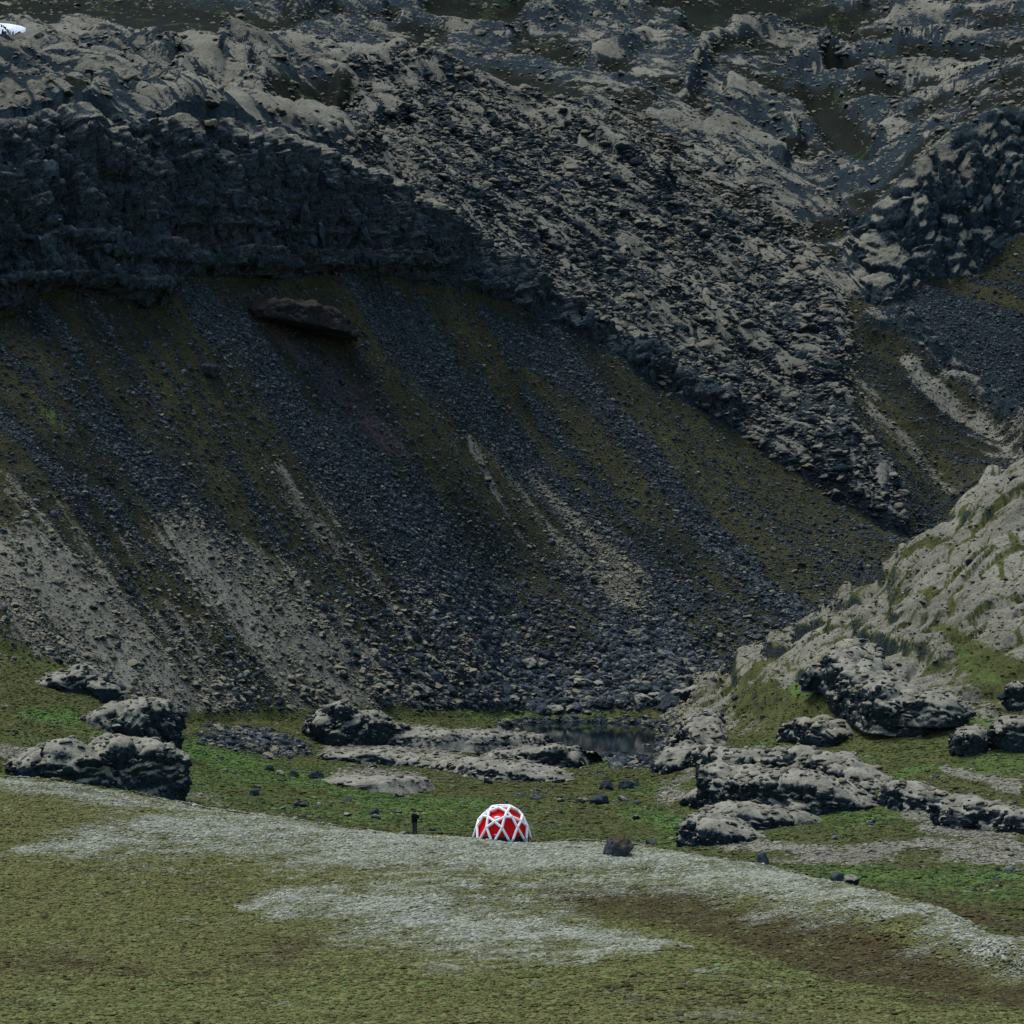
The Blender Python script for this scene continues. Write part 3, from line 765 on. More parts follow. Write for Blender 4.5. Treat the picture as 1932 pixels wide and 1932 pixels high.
def scatter_tree(cname, coll):
    g = bpy.data.node_groups.new(cname, 'GeometryNodeTree')
    g.interface.new_socket('Geometry', in_out='INPUT', socket_type='NodeSocketGeometry')
    g.interface.new_socket('Geometry', in_out='OUTPUT', socket_type='NodeSocketGeometry')
    gi, go = g.nodes.new('NodeGroupInput'), g.nodes.new('NodeGroupOutput')
    ip = g.nodes.new('GeometryNodeInstanceOnPoints')
    ci = g.nodes.new('GeometryNodeCollectionInfo')
    ci.inputs['Collection'].default_value = coll
    ci.inputs['Separate Children'].default_value = True
    ci.inputs['Reset Children'].default_value = True
    def na(n, ty):
        a = g.nodes.new('GeometryNodeInputNamedAttribute'); a.data_type = ty; a.inputs[0].default_value = n
        return a.outputs[0]
    L = g.links.new
    L(gi.outputs[0], ip.inputs['Points']); L(ci.outputs[0], ip.inputs['Instance'])
    ip.inputs['Pick Instance'].default_value = True
    L(na('idx', 'INT'), ip.inputs['Instance Index'])
    L(na('rot', 'FLOAT_VECTOR'), ip.inputs['Rotation'])
    L(na('scl', 'FLOAT_VECTOR'), ip.inputs['Scale'])
    L(ip.outputs[0], go.inputs[0])
    return g

_tree_cache = {}
def scatter(name, coll, pts, rot, scl, idx, mossy, label, cat):
    me = bpy.data.meshes.new(name)
    me.vertices.add(len(pts)); me.vertices.foreach_set('co', np.asarray(pts, np.float32).ravel())
    for an, ty, data, key in (('rot', 'FLOAT_VECTOR', rot, 'vector'), ('scl', 'FLOAT_VECTOR', scl, 'vector'), ('idx', 'INT', idx, 'value'), ('mossy', 'FLOAT', mossy, 'value')):
        a = me.attributes.new(an, ty, 'POINT')
        a.data.foreach_set(key, np.asarray(data, np.int32 if ty == 'INT' else np.float32).ravel())
    me.update()
    o = bpy.data.objects.new(name, me)
    col.objects.link(o)
    md = o.modifiers.new('scatter', 'NODES')
    if coll.name not in _tree_cache:
        _tree_cache[coll.name] = scatter_tree(name + '_scatter', coll)
    md.node_group = _tree_cache[coll.name]
    tag(o, label, cat, None, 'stuff')
    return o

# cell areas for sampling
ax = np.stack([np.gradient(a, axis=1) for a in (X, Y, Z)], -1); ay = np.stack([np.gradient(a, axis=0) for a in (X, Y, Z)], -1)
AREA = np.linalg.norm(np.cross(ax, ay), axis=-1)
INFR = ((FPX > -150) & (FPX < 2090) & (FPY > -60) & (FPY < 2000)).astype(np.float32)
# keep what can be seen (with some slack for a step to the side)
NEARVIS = (FPY <= runmin + 25).astype(np.float32)

def sample(weight, n):
    w = (weight * AREA * INFR * NEARVIS).ravel().astype(np.float64)
    w[w < 0] = 0
    c = np.cumsum(w); tot = c[-1]
    k = np.searchsorted(c, rng.random(n) * tot)
    k = np.minimum(k, w.size - 1)
    r_, c_ = np.unravel_index(k, X.shape)
    r_ = np.clip(r_, 1, NR - 2); c_ = np.clip(c_, 1, NC - 2)
    a, b = rng.random(n) - 0.5, rng.random(n) - 0.5
    P = np.stack([X[r_, c_] + a * ax[r_, c_, 0] + b * ay[r_, c_, 0], Y[r_, c_] + a * ax[r_, c_, 1] + b * ay[r_, c_, 1], Z[r_, c_] + a * ax[r_, c_, 2] + b * ay[r_, c_, 2]], -1)
    return P, r_, c_

def sizes(n, lo, hi, power):
    """many small, few large"""
    u = rng.random(n)
    return (lo ** -power + u * (hi ** -power - lo ** -power)) ** (-1.0 / power)

angular = [rock_mesh('stone', 100 + i, 2, MT_STONE, 10, 0.14) for i in range(8)]
lumps = [rock_mesh('lump', 200 + i, 3, MT_LUMP, 7, 0.10, True, 0.30) for i in range(8)]
C_ANG = source_collection('stone_shapes', angular)
C_LMP = source_collection('lump_shapes', lumps)

# scree stones
wS = np.clip(scree, 0, 1) ** 1.6 * (reg_scr + 0.4 * reg_val * (1 - lake_m)) * (Z > 0.05) + 0.20 * reg_scr
wS = wS * (1 - 0.85 * np.clip(moss, 0, 1))
n = 340000
P, r_, c_ = sample(wS, n)
foot = np.clip(1 - (P[:, 2] / 45.0), 0, 1)
s = sizes(n, 0.10, 0.8, 2.2) * (0.62 + 1.0 * foot ** 3) * np.where(SS[r_, c_] < 12, 0.75, 1)
scl = np.stack([s * rng.uniform(0.8, 1.25, n), s * rng.uniform(0.8, 1.25, n), s * rng.uniform(0.5, 0.9, n)], -1)
P[:, 2] += s * 0.15
mo_ = np.clip(moss[r_, c_] * 1.0 + 0.35 * foot + rng.normal(0, 0.25, n), -0.3, 1.2)
scatter('scree_stones', C_ANG, P, rng.uniform(-0.5, 0.5, (n, 3)) * [1, 1, 12], scl, rng.integers(0, 8, n), mo_, 'countless loose grey stones lying in streams down the slope', 'stones')

# moss-grown lumps on the spur, the highland, the lower slope and the right hill
wL = reg_top * np.clip(moss, 0, 1) * 0.4 * spur_edge + hill * reg_val * np.clip(moss - 0.2, 0, 1) * 0.06 + reg_scr * np.clip(moss - 0.25, 0, 1) * 0.6 + spur_edge * reg_scr * 0.6
wL = wL + reg_top * (0.9 * ridge_sp * (1.0 - 0.93 * sstep(0.25, 0.6, moss)) + 0.10 * (1 - 0.6 * moss)) * (1 - hollow_m)
wL = wL * (Z > 0.3)
n = 46000
P, r_, c_ = sample(wL, n)
s = sizes(n, 0.2, 1.15, 2.1)
s *= np.where(reg_scr[r_, c_] > 0.5, 0.62, 1.0) * np.where(hill[r_, c_] * reg_val[r_, c_] > 0.5, 0.6, 1.0)
scl = np.stack([s * rng.uniform(0.9, 1.5, n), s * rng.uniform(0.9, 1.4, n), s * rng.uniform(0.65, 0.95, n)], -1)
P[:, 2] -= s * 0.45
scatter('mossy_lumps', C_LMP, P, np.stack([rng.uniform(-0.35, 0.35, n), rng.uniform(-0.35, 0.35, n), rng.uniform(0, 6.28, n)], -1), scl, rng.integers(0, 8, n), rng.normal(-0.05, 0.22, n) - 0.5 * spur_edge[r_, c_] + (ridge_sp * reg_top)[r_, c_] * (rng.normal(-0.85, 0.35, n) + 1.1 * np.clip(moss[r_, c_], 0, 1)), 'moss-covered lava lumps crowding the slopes and highland', 'mossy lava')

# broken lava blocks on the cliff face
wC = reg_clf * (1.0 - 0.8 * (nzs > 0.5)) * (np.maximum(hgt * (SS < 17), (SS - 18) * (SS > 17)) < 0.86) + 0.4 * spur_edge * (SS > 14) * (SS < 15.4)
n = 3000
P, r_, c_ = sample(wC, n)
s = sizes(n, 0.3, 1.6, 2.0)
scl = np.stack([s * rng.uniform(0.5, 1.0, n), s * rng.uniform(0.5, 1.0, n), s * rng.uniform(0.6, 1.5, n)], -1)
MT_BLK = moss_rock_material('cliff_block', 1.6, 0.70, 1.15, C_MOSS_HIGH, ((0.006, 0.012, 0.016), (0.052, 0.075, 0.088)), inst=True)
blocks = [rock_mesh('lava_block', 300 + i, 2, MT_BLK, 7, 0.06, False, 0, (0.42, 0.8)) for i in range(8)]
C_BLK = source_collection('block_shapes', blocks)
scatter('lava_blocks', C_BLK, P, np.stack([rng.uniform(-0.25, 0.25, n), rng.uniform(-0.25, 0.25, n), rng.uniform(0, 6.28, n)], -1), scl, rng.integers(0, 8, n), rng.normal(-0.1, 0.2, n), 'broken lava blocks packed into the cliff face', 'lava rock')

# moss and grass cushions on the foreground hill
def cushion_material(name, cg, cl, cm, ch=None):
    M = NT(name)
    P_ = M.pos()
    rnd = M.n('ShaderNodeObjectInfo').outputs['Random']
    n1 = M.noise(9, 3, 0.6, P_); n2 = M.noise(0.5, 3, 0.6, P_)
    a, b, h = [M.attr(k, 'INSTANCER').outputs['Fac'] for k in ('mossy', 'green', 'dark')]
    v = M.ramp(M.math('ADD', M.math('MULTIPLY', rnd, 0.6), M.math('MULTIPLY', M.ramp(n1, 0.3, 0.7), 0.4)), 0.1, 0.9)
    g = M.mix(v, *cg); g = M.mix(h, g, M.mix(v, *C_HEATH_SHADE)); g = M.mix(b, g, M.mix(v, *cl))
    M.set(M.p.inputs['Base Color'], M.mix(a, g, M.mix(v, *cm)))
    M.bump(n1, 0.9, 0.04)
    return M.m
MT_CUSH = cushion_material('meadow_cushion', C_GRASS, C_LUSH, ((0.150, 0.158, 0.115), (0.325, 0.340, 0.272)))
MT_CUSH_V = cushion_material('valley_cushion', C_GRASS_MID, C_LUSH_MID, C_MOSS_MID)
tent_at = ground(948, 1577, 4, 5.45); person_at = ground(783, 1572.5, 4, 5.5)
CLEAR = ((np.hypot(X - tent_at.x, Y - tent_at.y) > 2.25) & (np.hypot(X - person_at.x, Y - person_at.y) > 0.45)).astype(np.float32)
cush = [rock_mesh('cushion', 400 + i, 2, MT_CUSH, 6, 0.25, True, 0.35) for i in range(6)]
C_CU = source_collection('cushion_shapes', cush)
C_CUV = source_collection('tussock_shapes', [rock_mesh('tussock', 400 + i, 2, MT_CUSH_V, 6, 0.25, True, 0.35) for i in range(6)])
n = 360000
dens = reg_fore * (SS > 0.3) * (0.45 + 0.55 * np.clip(moss, 0, 1)) * CLEAR
P, r_, c_ = sample(dens, n)
s = sizes(n, 0.035, 0.17, 1.9)
scl = np.stack([s * rng.uniform(0.9, 1.6, n), s * rng.uniform(0.9, 1.6, n), s * rng.uniform(0.35, 0.8, n)], -1)
jt = rng.normal(0, 0.3, n)
cu_o = scatter('meadow_cushions', C_CU, P, np.stack([rng.uniform(-0.2, 0.2, n), rng.uniform(-0.2, 0.2, n), rng.uniform(0, 6.28, n)], -1), scl, rng.integers(0, 6, n), sstep(0.0, 1.15, moss[r_, c_] + 0.55 * jt * np.clip(0.2 + moss[r_, c_], 0, 1)), 'small moss and grass cushions carpeting the foreground hill', 'moss')
for an, arr in (('green', sstep(0.35, 1.0, lush[r_, c_] + jt)), ('dark', sstep(0.15, 0.95, heath_shade[r_, c_] + 0.55 * fbm(P[:, 0], P[:, 1], P[:, 2], 1.6, 3, 91) + 0.45 * fbm(P[:, 0], P[:, 1], P[:, 2], 7, 2, 92) + rng.normal(0, 0.22, n)))):
    a = cu_o.data.attributes.new(an, 'FLOAT', 'POINT'); a.data.foreach_set('value', arr.astype(np.float32))

# grass tussocks on the valley floor
n = 170000
P, r_, c_ = sample(reg_val * (1 - 0.85 * hill) * (1 - lake_m) * (Z > 0.15) * (SS > 6.5), n)
s = sizes(n, 0.05, 0.26, 1.9)
scl = np.stack([s * rng.uniform(0.9, 1.6, n), s * rng.uniform(0.9, 1.6, n), s * rng.uniform(0.3, 0.7, n)], -1)
jt = rng.normal(0, 0.25, n)
tu_o = scatter('valley_grass', C_CUV, P, np.stack([rng.uniform(-0.2, 0.2, n), rng.uniform(-0.2, 0.2, n), rng.uniform(0, 6.28, n)], -1), scl, rng.integers(0, 6, n), 0.9 * sstep(0.35, 0.8, moss[r_, c_] + jt), 'grass tussocks and moss covering the valley floor', 'grass')
for an, arr in (('green', sstep(0.15, 0.9, lush[r_, c_] + jt)), ('dark', sstep(0.1, 0.9, heath_shade[r_, c_] + 0.25 + rng.normal(0, 0.3, n)))):
    a = tu_o.data.attributes.new(an, 'FLOAT', 'POINT'); a.data.foreach_set('value', arr.astype(np.float32))

# ------------------------------------------------------------------ individual boulders
boulder_me = [rock_mesh('boulder', 500 + i, 3, MT_OUT if i % 3 == 0 else MT_STONE, 12, 0.12, False, 0.06) for i in range(10)]
def boulder(name, me, p, s, rz=None, sink=0.3, sq=(1, 1, 0.75)):
    o = bpy.data.objects.new(name, me)
    col.objects.link(o)
    o.location = (p.x, p.y, p.z + s * sq[2] * (0.55 - sink))
    o.scale = (s * sq[0], s * sq[1], s * sq[2])
    o.rotation_euler = (random.uniform(-.2, .2), random.uniform(-.2, .2), random.uniform(0, 6.28) if rz is None else rz)
    return o
wB = reg_scr * stroke([(620, 1180, 60), (850, 1230, 110), (1050, 1270, 110), (1270, 1310, 60)], 100, 11.2, 13.6, 0.6) * (Z > 0.4)
P, r_, c_ = sample(wB * NEARVIS, 240)
sb = np.sort(sizes(240, 0.5, 1.5, 2.4))[::-1]
foot = np.argsort(P[:, 2] + rng.normal(0, 4, len(P)))
for k, i in enumerate(foot):
    mi_ = int(rng.integers(0, 10)); sz_ = float(sb[k]); p_ = Vector(P[i]); qx_ = 966 + F * p_.x / p_.y
    size_ = 'huge' if sz_ > 1.05 else ('big' if sz_ > 0.75 else 'middling')
    look_ = 'moss-grown' if mi_ % 3 == 0 else 'bare grey'
    where_ = 'on the scree above the flat mossy ledges' if qx_ < 940 else ('at the foot of the scree along the far lake shore' if p_.z < 4 else 'in the rubble slope rising behind the lake')
    lb_ = f'{size_} {look_} boulder {where_}'
    tag(boulder('boulder', boulder_me[mi_], p_, sz_, None, 0.3, (random.uniform(.8, 1.2), random.uniform(.8, 1.2), random.uniform(.6, .9))), lb_, 'boulder', lb_.replace('boulder', 'boulders'))

# ------------------------------------------------------------------ outcrops: swept lava walls with moss on top
def dress(parent, name, coll, pts, scl, rot, idx, mossy):
    o = scatter(name, coll, pts, rot, scl, idx, mossy, None, None)
    o.parent = parent
    return o

MT_LUMP_N = moss_rock_material('near_mossy_lump', 3.0, -0.55, 0.05, C_MOSS_MID, inst=True)
MT_BLK_N = moss_rock_material('near_lava_block', 3.0, 0.75, 1.25, inst=True)
C_LMP_N = source_collection('near_lump_shapes', [rock_mesh('lump', 600 + i, 2, MT_LUMP_N, 7, 0.12, True, 0.3) for i in range(6)])
C_BLK_N = source_collection('near_block_shapes', [rock_mesh('lava_block', 620 + i, 2, MT_BLK_N, 10, 0.14) for i in range(6)])

def outcrop(name, label, pts, amp=1.0, s0=5.5, s1=15, front=0.55, sharp=0.45, seed=0, mat=None, cat='rock outcrop', group=None, step=0.2, lump=1.0):
    base = [ground(px, py, s0, s1) for px, py, h, w in pts]
    kh, kw = (1.0, 1.0) if 'pinnacle' in label else (0.85, 1.4)
    hs = [p[2] * kh for p in pts]; ws = [p[3] * kw for p in pts]
    dcum = [0]
    for a, b in zip(base, base[1:]):
        dcum.append(dcum[-1] + (b - a).length)
    Ln = dcum[-1]
    nn = max(16, min(170, int(Ln / step)))
    t = np.linspace(0, Ln, nn)
    bx, by, bz = [np.interp(t, dcum, [getattr(b, c) for b in base]) for c in 'xyz']
    h = np.interp(t, dcum, hs); w = np.interp(t, dcum, ws)
    sg = max(1.0, nn / 40)
    bx, by, bz, h, w = [smooth1(a, sg) for a in (bx, by, bz, h, w)]
    e = np.clip(np.minimum(t, Ln - t) / (0.12 * Ln + 0.6), 0, 1) ** 0.5
    h = h * e + 0.02; w = w * (0.35 + 0.65 * e)
    tx, ty = np.gradient(bx), np.gradient(by)
    l = np.hypot(tx, ty) + 1e-6
    lx, ly = ty / l, -tx / l                     # sideways; make it point to the viewer
    f = np.sign(-(lx * bx + ly * by)); f[f == 0] = 1
    lx, ly = lx * f, ly * f
    m = 56
    tt = np.linspace(0, 1, m)
    lat = np.interp(tt, [0, 0.16, 0.34, 0.42, 0.52, 0.72, 0.88, 1.0], [front * 1.35, front * 1.16, front * 1.02, front * 0.86, 0.3, -0.55, -1.15, -1.7])
    up = np.interp(tt, [0, 0.16, 0.34, 0.42, 0.52, 0.72, 0.88, 1.0], [0.0, 0.42, 0.82, 0.95, 1.0, 0.86, 0.5, 0.0])
    VX = bx[:, None] + lx[:, None] * w[:, None] * lat
    VY = by[:, None] + ly[:, None] * w[:, None] * lat
    VZ = bz[:, None] - 0.7 + (h[:, None] + 0.7) * up
    Nn = normals(VX, VY, VZ)
    ctr = np.stack([VX - bx[:, None], VY - by[:, None], VZ - bz[:, None]], -1)
    Nn *= np.sign((Nn * ctr).sum(-1, keepdims=True) + 1e-9)
    side = 1 - sstep(0.35, 0.8, Nn[..., 2])
    d = amp * (1.1 * billow(VX, VY, VZ, 4.2, 1, seed + 3) + 0.12 * fbm(VX, VY, VZ, 0.5, 2, seed))
    for sc_, am_ in ((2.6, 0.95), (1.15, 0.5), (0.55, 0.24)):
        f1_, f2_, c_r = worley(VX, VY, VZ * 0.8, sc_, seed % 5 + 1)
        d += amp * lump * am_ * (side * ((c_r - 0.5) * 1.5 + 0.4 * sstep(0, 0.2, f2_ - f1_)) + (1 - side) * 0.8 * (pillow(f1_) - 0.5))
    d *= (up ** 0.5) * np.minimum(1, 0.3 + h[:, None] / 3.0)
    VX += Nn[..., 0] * d; VY += Nn[..., 1] * d; VZ += Nn[..., 2] * d
    V = np.stack([VX, VY, VZ], -1).reshape(-1, 3)
    i = (np.arange(nn - 1)[:, None] * m + np.arange(m - 1)[None, :]).ravel()
    Fq = np.stack([i, i + m, i + m + 1, i + 1], -1)
    o = mesh_obj(name, V.tolist(), Fq.tolist(), mat or MT_OUT, None, True)
    bm = bmesh.new(); bm.from_mesh(o.data)
    bmesh.ops.holes_fill(bm, edges=[x for x in bm.edges if x.is_boundary], sides=0)
    bmesh.ops.recalc_face_normals(bm, faces=bm.faces)
    bm.to_mesh(o.data); bm.free()
    tag(o, label, cat, group)
    g1_, g2_ = [np.stack([np.gradient(a, axis=k) for a in (VX, VY, VZ)], -1) for k in (0, 1)]
    cr_ = np.cross(g1_, g2_); ar = np.linalg.norm(cr_, axis=-1); nzz = np.abs(cr_[..., 2]) / (ar + 1e-9)
    rr_ = np.random.default_rng(seed + 900)
    for nm_, coll, wgt, dens_, lo_, hi_, sq_ in () if 'reddish' in label else (('moss_cushions', C_LMP_N, nzz > 0.55, 1.3, 0.14, 0.6, (0.4, 0.7)), ('lava_blocks', C_BLK_N, nzz <= 0.45, 2.2, 0.14, 0.55, (0.7, 1.3))):
        w_ = (ar * wgt * (VZ > bz[:, None] - 0.1)).ravel().astype(np.float64)
        n_ = int(min(1600, w_.sum() * dens_ * lump))
        if n_ < 4:
            continue
        k_ = np.searchsorted(np.cumsum(w_), rr_.random(n_) * w_.sum()).clip(0, w_.size - 1)
        u_ = rr_.random(n_)
        s_ = (lo_ ** -1.8 + u_ * (hi_ ** -1.8 - lo_ ** -1.8)) ** (-1 / 1.8) * (1.0 if nm_ == 'lava_blocks' else 0.9)
        dress(o, nm_, coll, V[k_] - [0, 0, 0.0], np.stack([s_ * rr_.uniform(.8, 1.4, n_), s_ * rr_.uniform(.8, 1.3, n_), s_ * rr_.uniform(*sq_, n_)], -1),
              np.stack([rr_.uniform(-.4, .4, n_), rr_.uniform(-.4, .4, n_), rr_.uniform(0, 6.28, n_)], -1), rr_.integers(0, 6, n_), rr_.normal(-0.05, 0.25, n_))
    return o

OC = [
 ('rock_outcrop', 'jagged dark lava crag running down above the green shelf on the left slope', [(100, 1300, 1.6, 1.6), (150, 1302, 2.4, 2.0), (200, 1325, 2.0, 2.2), (240, 1350, 2.0, 2.4)], 1.0, 0.55, 0.45),
 ('rock_outcrop', 'blocky lava crag with moss ledges at the lower end of the left crag', [(228, 1392, 3.6, 2.6), (262, 1396, 4.0, 3.0), (292, 1402, 4.2, 3.0)], 1.0, 0.6, 0.35),
 ('rock_outcrop', 'large black lava crag capped by thick pale moss behind the foreground crest', [(20, 1462, 1.5, 3.0), (90, 1470, 2.4, 3.5), (160, 1480, 3.4, 4.0), (240, 1492, 4.6, 4.2), (300, 1498, 4.6, 3.6)], 1.1, 0.6, 0.35),
 ('rock_outcrop', 'square dark lava knob at the foot of the scree beside the flat mossy ledges', [(592, 1398, 4.0, 2.4), (630, 1398, 4.6, 3.0), (690, 1398, 3.2, 3.2), (750, 1396, 1.8, 2.8)], 1.0, 0.6, 0.35),
 ('rock_outcrop', 'long flat moss-covered lava ledge in front of the lake', [(680, 1402, 1.2, 4.5), (800, 1402, 1.9, 6.0), (900, 1410, 1.9, 6.5), (985, 1412, 1.9, 5.0)], 0.55, 0.6, 0.5),
 ('rock_outcrop', 'moss-topped lava ledge with a dark broken end reaching into the lake', [(900, 1440, 1.3, 4.0), (1000, 1445, 2.2, 4.5), (1060, 1448, 2.6, 4.0), (1096, 1449, 2.2, 2.0)], 0.75, 0.6, 0.4),
 ('rock_outcrop', 'lower step of moss-grown lava below the flat ledges', [(600, 1430, 0.9, 3.0), (720, 1438, 1.1, 4.0), (860, 1450, 1.2, 4.0), (960, 1468, 1.6, 4.0), (1060, 1478, 1.3, 3.0)], 0.8, 0.6, 0.5),
 ('moss_mound', 'low pale mossy mound alone on the green valley floor', [(636, 1482, 0.5, 3.0), (700, 1482, 1.1, 4.5), (780, 1480, 0.9, 3.5)], 0.4, 0.7, 0.6),
 ('rock_outcrop', 'dark lava wall edging the big mossy slab on the right hillside', [(1622, 1240, 3.0, 2.0), (1612, 1300, 4.5, 2.6), (1640, 1345, 4.5, 2.6), (1700, 1372, 4.0, 2.8), (1760, 1378, 2.4, 2.4)], 1.2, 0.7, 0.35),
 ('rock_outcrop', 'smooth moss-covered slab overhanging its lower edge on the right hillside', [(1690, 1350, 2.2, 4.5), (1760, 1352, 2.6, 5.0), (1830, 1360, 1.4, 4.0)], 0.7, 0.6, 0.5),
 ('rock_outcrop', 'knuckled chain of mossy lava rocks crossing the right hillside', [(1330, 1440, 1.6, 1.6), (1420, 1470, 2.4, 2.2), (1500, 1466, 2.6, 2.4), (1570, 1470, 2.4, 2.2), (1650, 1492, 1.2, 2.0)], 1.1, 0.6, 0.4),
 ('rock_outcrop', 'arched moss-backed lava outcrop with a black hollow under its brow', [(1300, 1522, 2.6, 2.4), (1360, 1515, 3.6, 3.0), (1450, 1520, 3.2, 3.4), (1550, 1522, 2.6, 3.6), (1650, 1525, 1.2, 3.0)], 1.0, 0.6, 0.35),
 ('rock_outcrop', 'rounded mossy shelf below the arched lava outcrop', [(1300, 1566, 2.0, 2.6), (1380, 1562, 2.2, 3.0), (1480, 1560, 1.4, 3.4)], 0.8, 0.6, 0.45),
 ('rock_outcrop', 'dark lava nose rising right behind the foreground crest', [(1285, 1592, 2.6, 1.8), (1330, 1590, 2.4, 2.2), (1390, 1592, 1.3, 2.2)], 1.0, 0.65, 0.4),
 ('rock_outcrop', 'mossy rock hump with a dark notch on the right meadow', [(1672, 1512, 1.8, 2.2), (1720, 1520, 2.0, 2.6), (1790, 1530, 1.4, 2.2)], 0.9, 0.6, 0.4),
 ('rock_outcrop', 'long moss-capped lava outcrop with an undercut base on the right meadow', [(1800, 1552, 2.0, 2.2), (1860, 1560, 2.2, 2.6), (1940, 1565, 1.8, 2.6), (1990, 1568, 1.4, 2.4)], 0.9, 0.6, 0.35),
 ('rock_outcrop', 'big mossy boulder like a loaf below the hillside slab', [(1795, 1414, 1.8, 2.2), (1830, 1416, 2.2, 2.6), (1865, 1416, 1.8, 2.2)], 0.7, 0.6, 0.45),
 ('rock_outcrop', 'moss-draped overhanging rock at the edge of the hillside grass', [(1880, 1404, 2.4, 2.2), (1930, 1408, 2.8, 2.6), (1990, 1410, 2.2, 2.4)], 0.8, 0.6, 0.4),
 ('rock_outcrop', 'pale rounded mossy rock standing in the hillside grass', [(1895, 1325, 2.2, 2.0), (1930, 1328, 2.4, 2.4), (1965, 1330, 1.6, 2.0)], 0.7, 0.6, 0.5),
 ('rock_outcrop', 'cluster of lumpy mossy rocks in the green hollow of the hillside', [(1475, 1392, 0.9, 1.6), (1530, 1385, 1.8, 2.2), (1590, 1400, 1.4, 2.0)], 1.2, 0.6, 0.5),
 ('rock_outcrop', 'narrow lava wall topped with moss beside the lake', [(1330, 1425, 2.6, 1.4), (1325, 1395, 2.8, 1.6), (1340, 1368, 1.8, 1.6)], 0.9, 0.7, 0.35),
 ('rock_outcrop', 'short dark lava wall standing over the lakeside slope', [(1275, 1455, 2.0, 1.2), (1290, 1440, 2.4, 1.4), (1330, 1440, 1.6, 1.4)], 0.9, 0.7, 0.35),
 ('rock_outcrop', 'thin dark lava pinnacle standing on the spur', [(1634, 872, 3.0, 1.2), (1641, 870, 7.0, 1.4), (1649, 872, 3.5, 1.2)], 0.5, 0.9, 0.25),
 ('rock_outcrop', 'big reddish-brown rock shelf sticking out of the scree under the cliff', [(470, 588, 1.2, 3.5), (540, 608, 2.2, 6.0), (600, 622, 2.2, 6.0), (660, 636, 1.2, 3.5)], 1.6, 0.6, 0.6),
]
MT_SHELF = moss_rock_material('brown_shelf_rock', 2.0, 0.35, 0.9, ((0.020, 0.016, 0.014), (0.080, 0.062, 0.052)), ((0.005, 0.006, 0.007), (0.040, 0.040, 0.042)))
for k, (nm, lb, pts, amp, front, sharp) in enumerate(OC):
    outcrop(nm, lb, pts, amp, 11.5 if pts[0][1] < 1000 else 5.9, 15.4 if pts[0][1] < 1000 else 12.0, front, sharp, 11 + k * 3, MT_SHELF if 'reddish' in lb else None, 'moss mound' if nm == 'moss_mound' else 'rock outcrop', None, 0.2, 0.5 if nm == 'moss_mound' else 1.0)

# ------------------------------------------------------------------ hand-placed rocks
BL = [
 (1166, 1614, 1.0, 'dark round boulder with an orange-brown moss cap on the foreground crest', 4),
 (1150, 1610, 0.42, 'low lichen-spotted rock leaning against the moss-capped boulder', 0),
 (1436, 1618, 0.55, 'small upright dark rock on the crest of the foreground hill', 1),
 (1580, 1654, 0.5, 'low dark rock half sunk in the crest moss', 2),
 (1605, 1660, 0.55, 'flat rough rock beside the sunken crest rock', 3),
 (864, 1276, 1.1, 'pale grey upright slab standing in the scree', 5),
 (392, 706, 1.7, 'dark lone boulder on the grassy streak below the cliff', 4),
 (596, 1466, 0.8, 'grey angular boulder on the green valley floor', 7),
 (510, 1455, 0.7, 'grey rock in the row of rocks at the meadow edge', 8),
 (530, 1462, 0.55, 'small pinkish rock in the row of rocks at the meadow edge', 9),
 (555, 1464, 0.6, 'cracked dark rock in the row of rocks at the meadow edge', 1),
 (480, 1500, 0.5, 'small black rock on the grass above the hill crest', 2),
 (755, 1502, 0.4, 'small black rock on the grass behind the standing person', 4),
 (708, 1535, 0.55, 'dark stone beside the yellow-green mossy stream', 5),
 (655, 1541, 0.4, 'grey stone at the end of the mossy stream', 6),
 (1010, 1508, 0.6, 'dark rounded rock on the grass beyond the tent', 7),
 (1130, 1516, 0.9, 'large broken grey rock on the meadow right of the tent', 8),
 (1100, 1514, 0.6, 'dark rock next to the large broken meadow rock', 9),
 (1145, 1490, 0.9, 'grey boulder at the foot of the lakeside rubble', 1),
 (1180, 1486, 0.8, 'pale lichen-covered boulder at the foot of the lakeside rubble', 2),
 (1200, 1545, 0.4, 'small dark stone in the bright green meadow', 3),
 (335, 1478, 0.7, 'dark block fallen beside the black crag', 4),
 (330, 1495, 0.8, 'mossy block at the foot of the black crag', 0),
 (380, 1405, 0.5, 'grey stone on the grassy strip beside the left crag', 5),
 (1220, 1412, 0.7, 'pale stone at the right shore of the lake', 6),
 (1265, 1335, 1.9, 'big squared boulder where the scree meets the right shore', 7),
 (1320, 1322, 1.5, 'moss-capped boulder on the rim above the lake', 0),
]
MT_CAP = moss_rock_material('capped_boulder_rock', 4.0, 0.55, 0.95, ((0.030, 0.021, 0.008), (0.120, 0.085, 0.032)), ((0.010, 0.013, 0.016), (0.085, 0.095, 0.102)))
cap_me = rock_mesh('boulder', 777, 4, MT_CAP, 9, 0.16, False, 0.12)
for px, py, s, lb, mi in BL:
    p = ground(px, py, 2 if py > 1600 or (py > 1560 and px < 1300) else (5.9 if py > 1340 else 10.8), 5.6 if (py > 1600) else 15)
    o = boulder('boulder', cap_me if 'orange' in lb else boulder_me[mi], p, s, None, 0.25, (1.0, 0.9, 1.15) if 'upright' in lb else (0.95, 0.9, 0.95) if 'orange' in lb else (1.1, 0.9, 0.8))
    tag(o, lb, 'boulder', None)

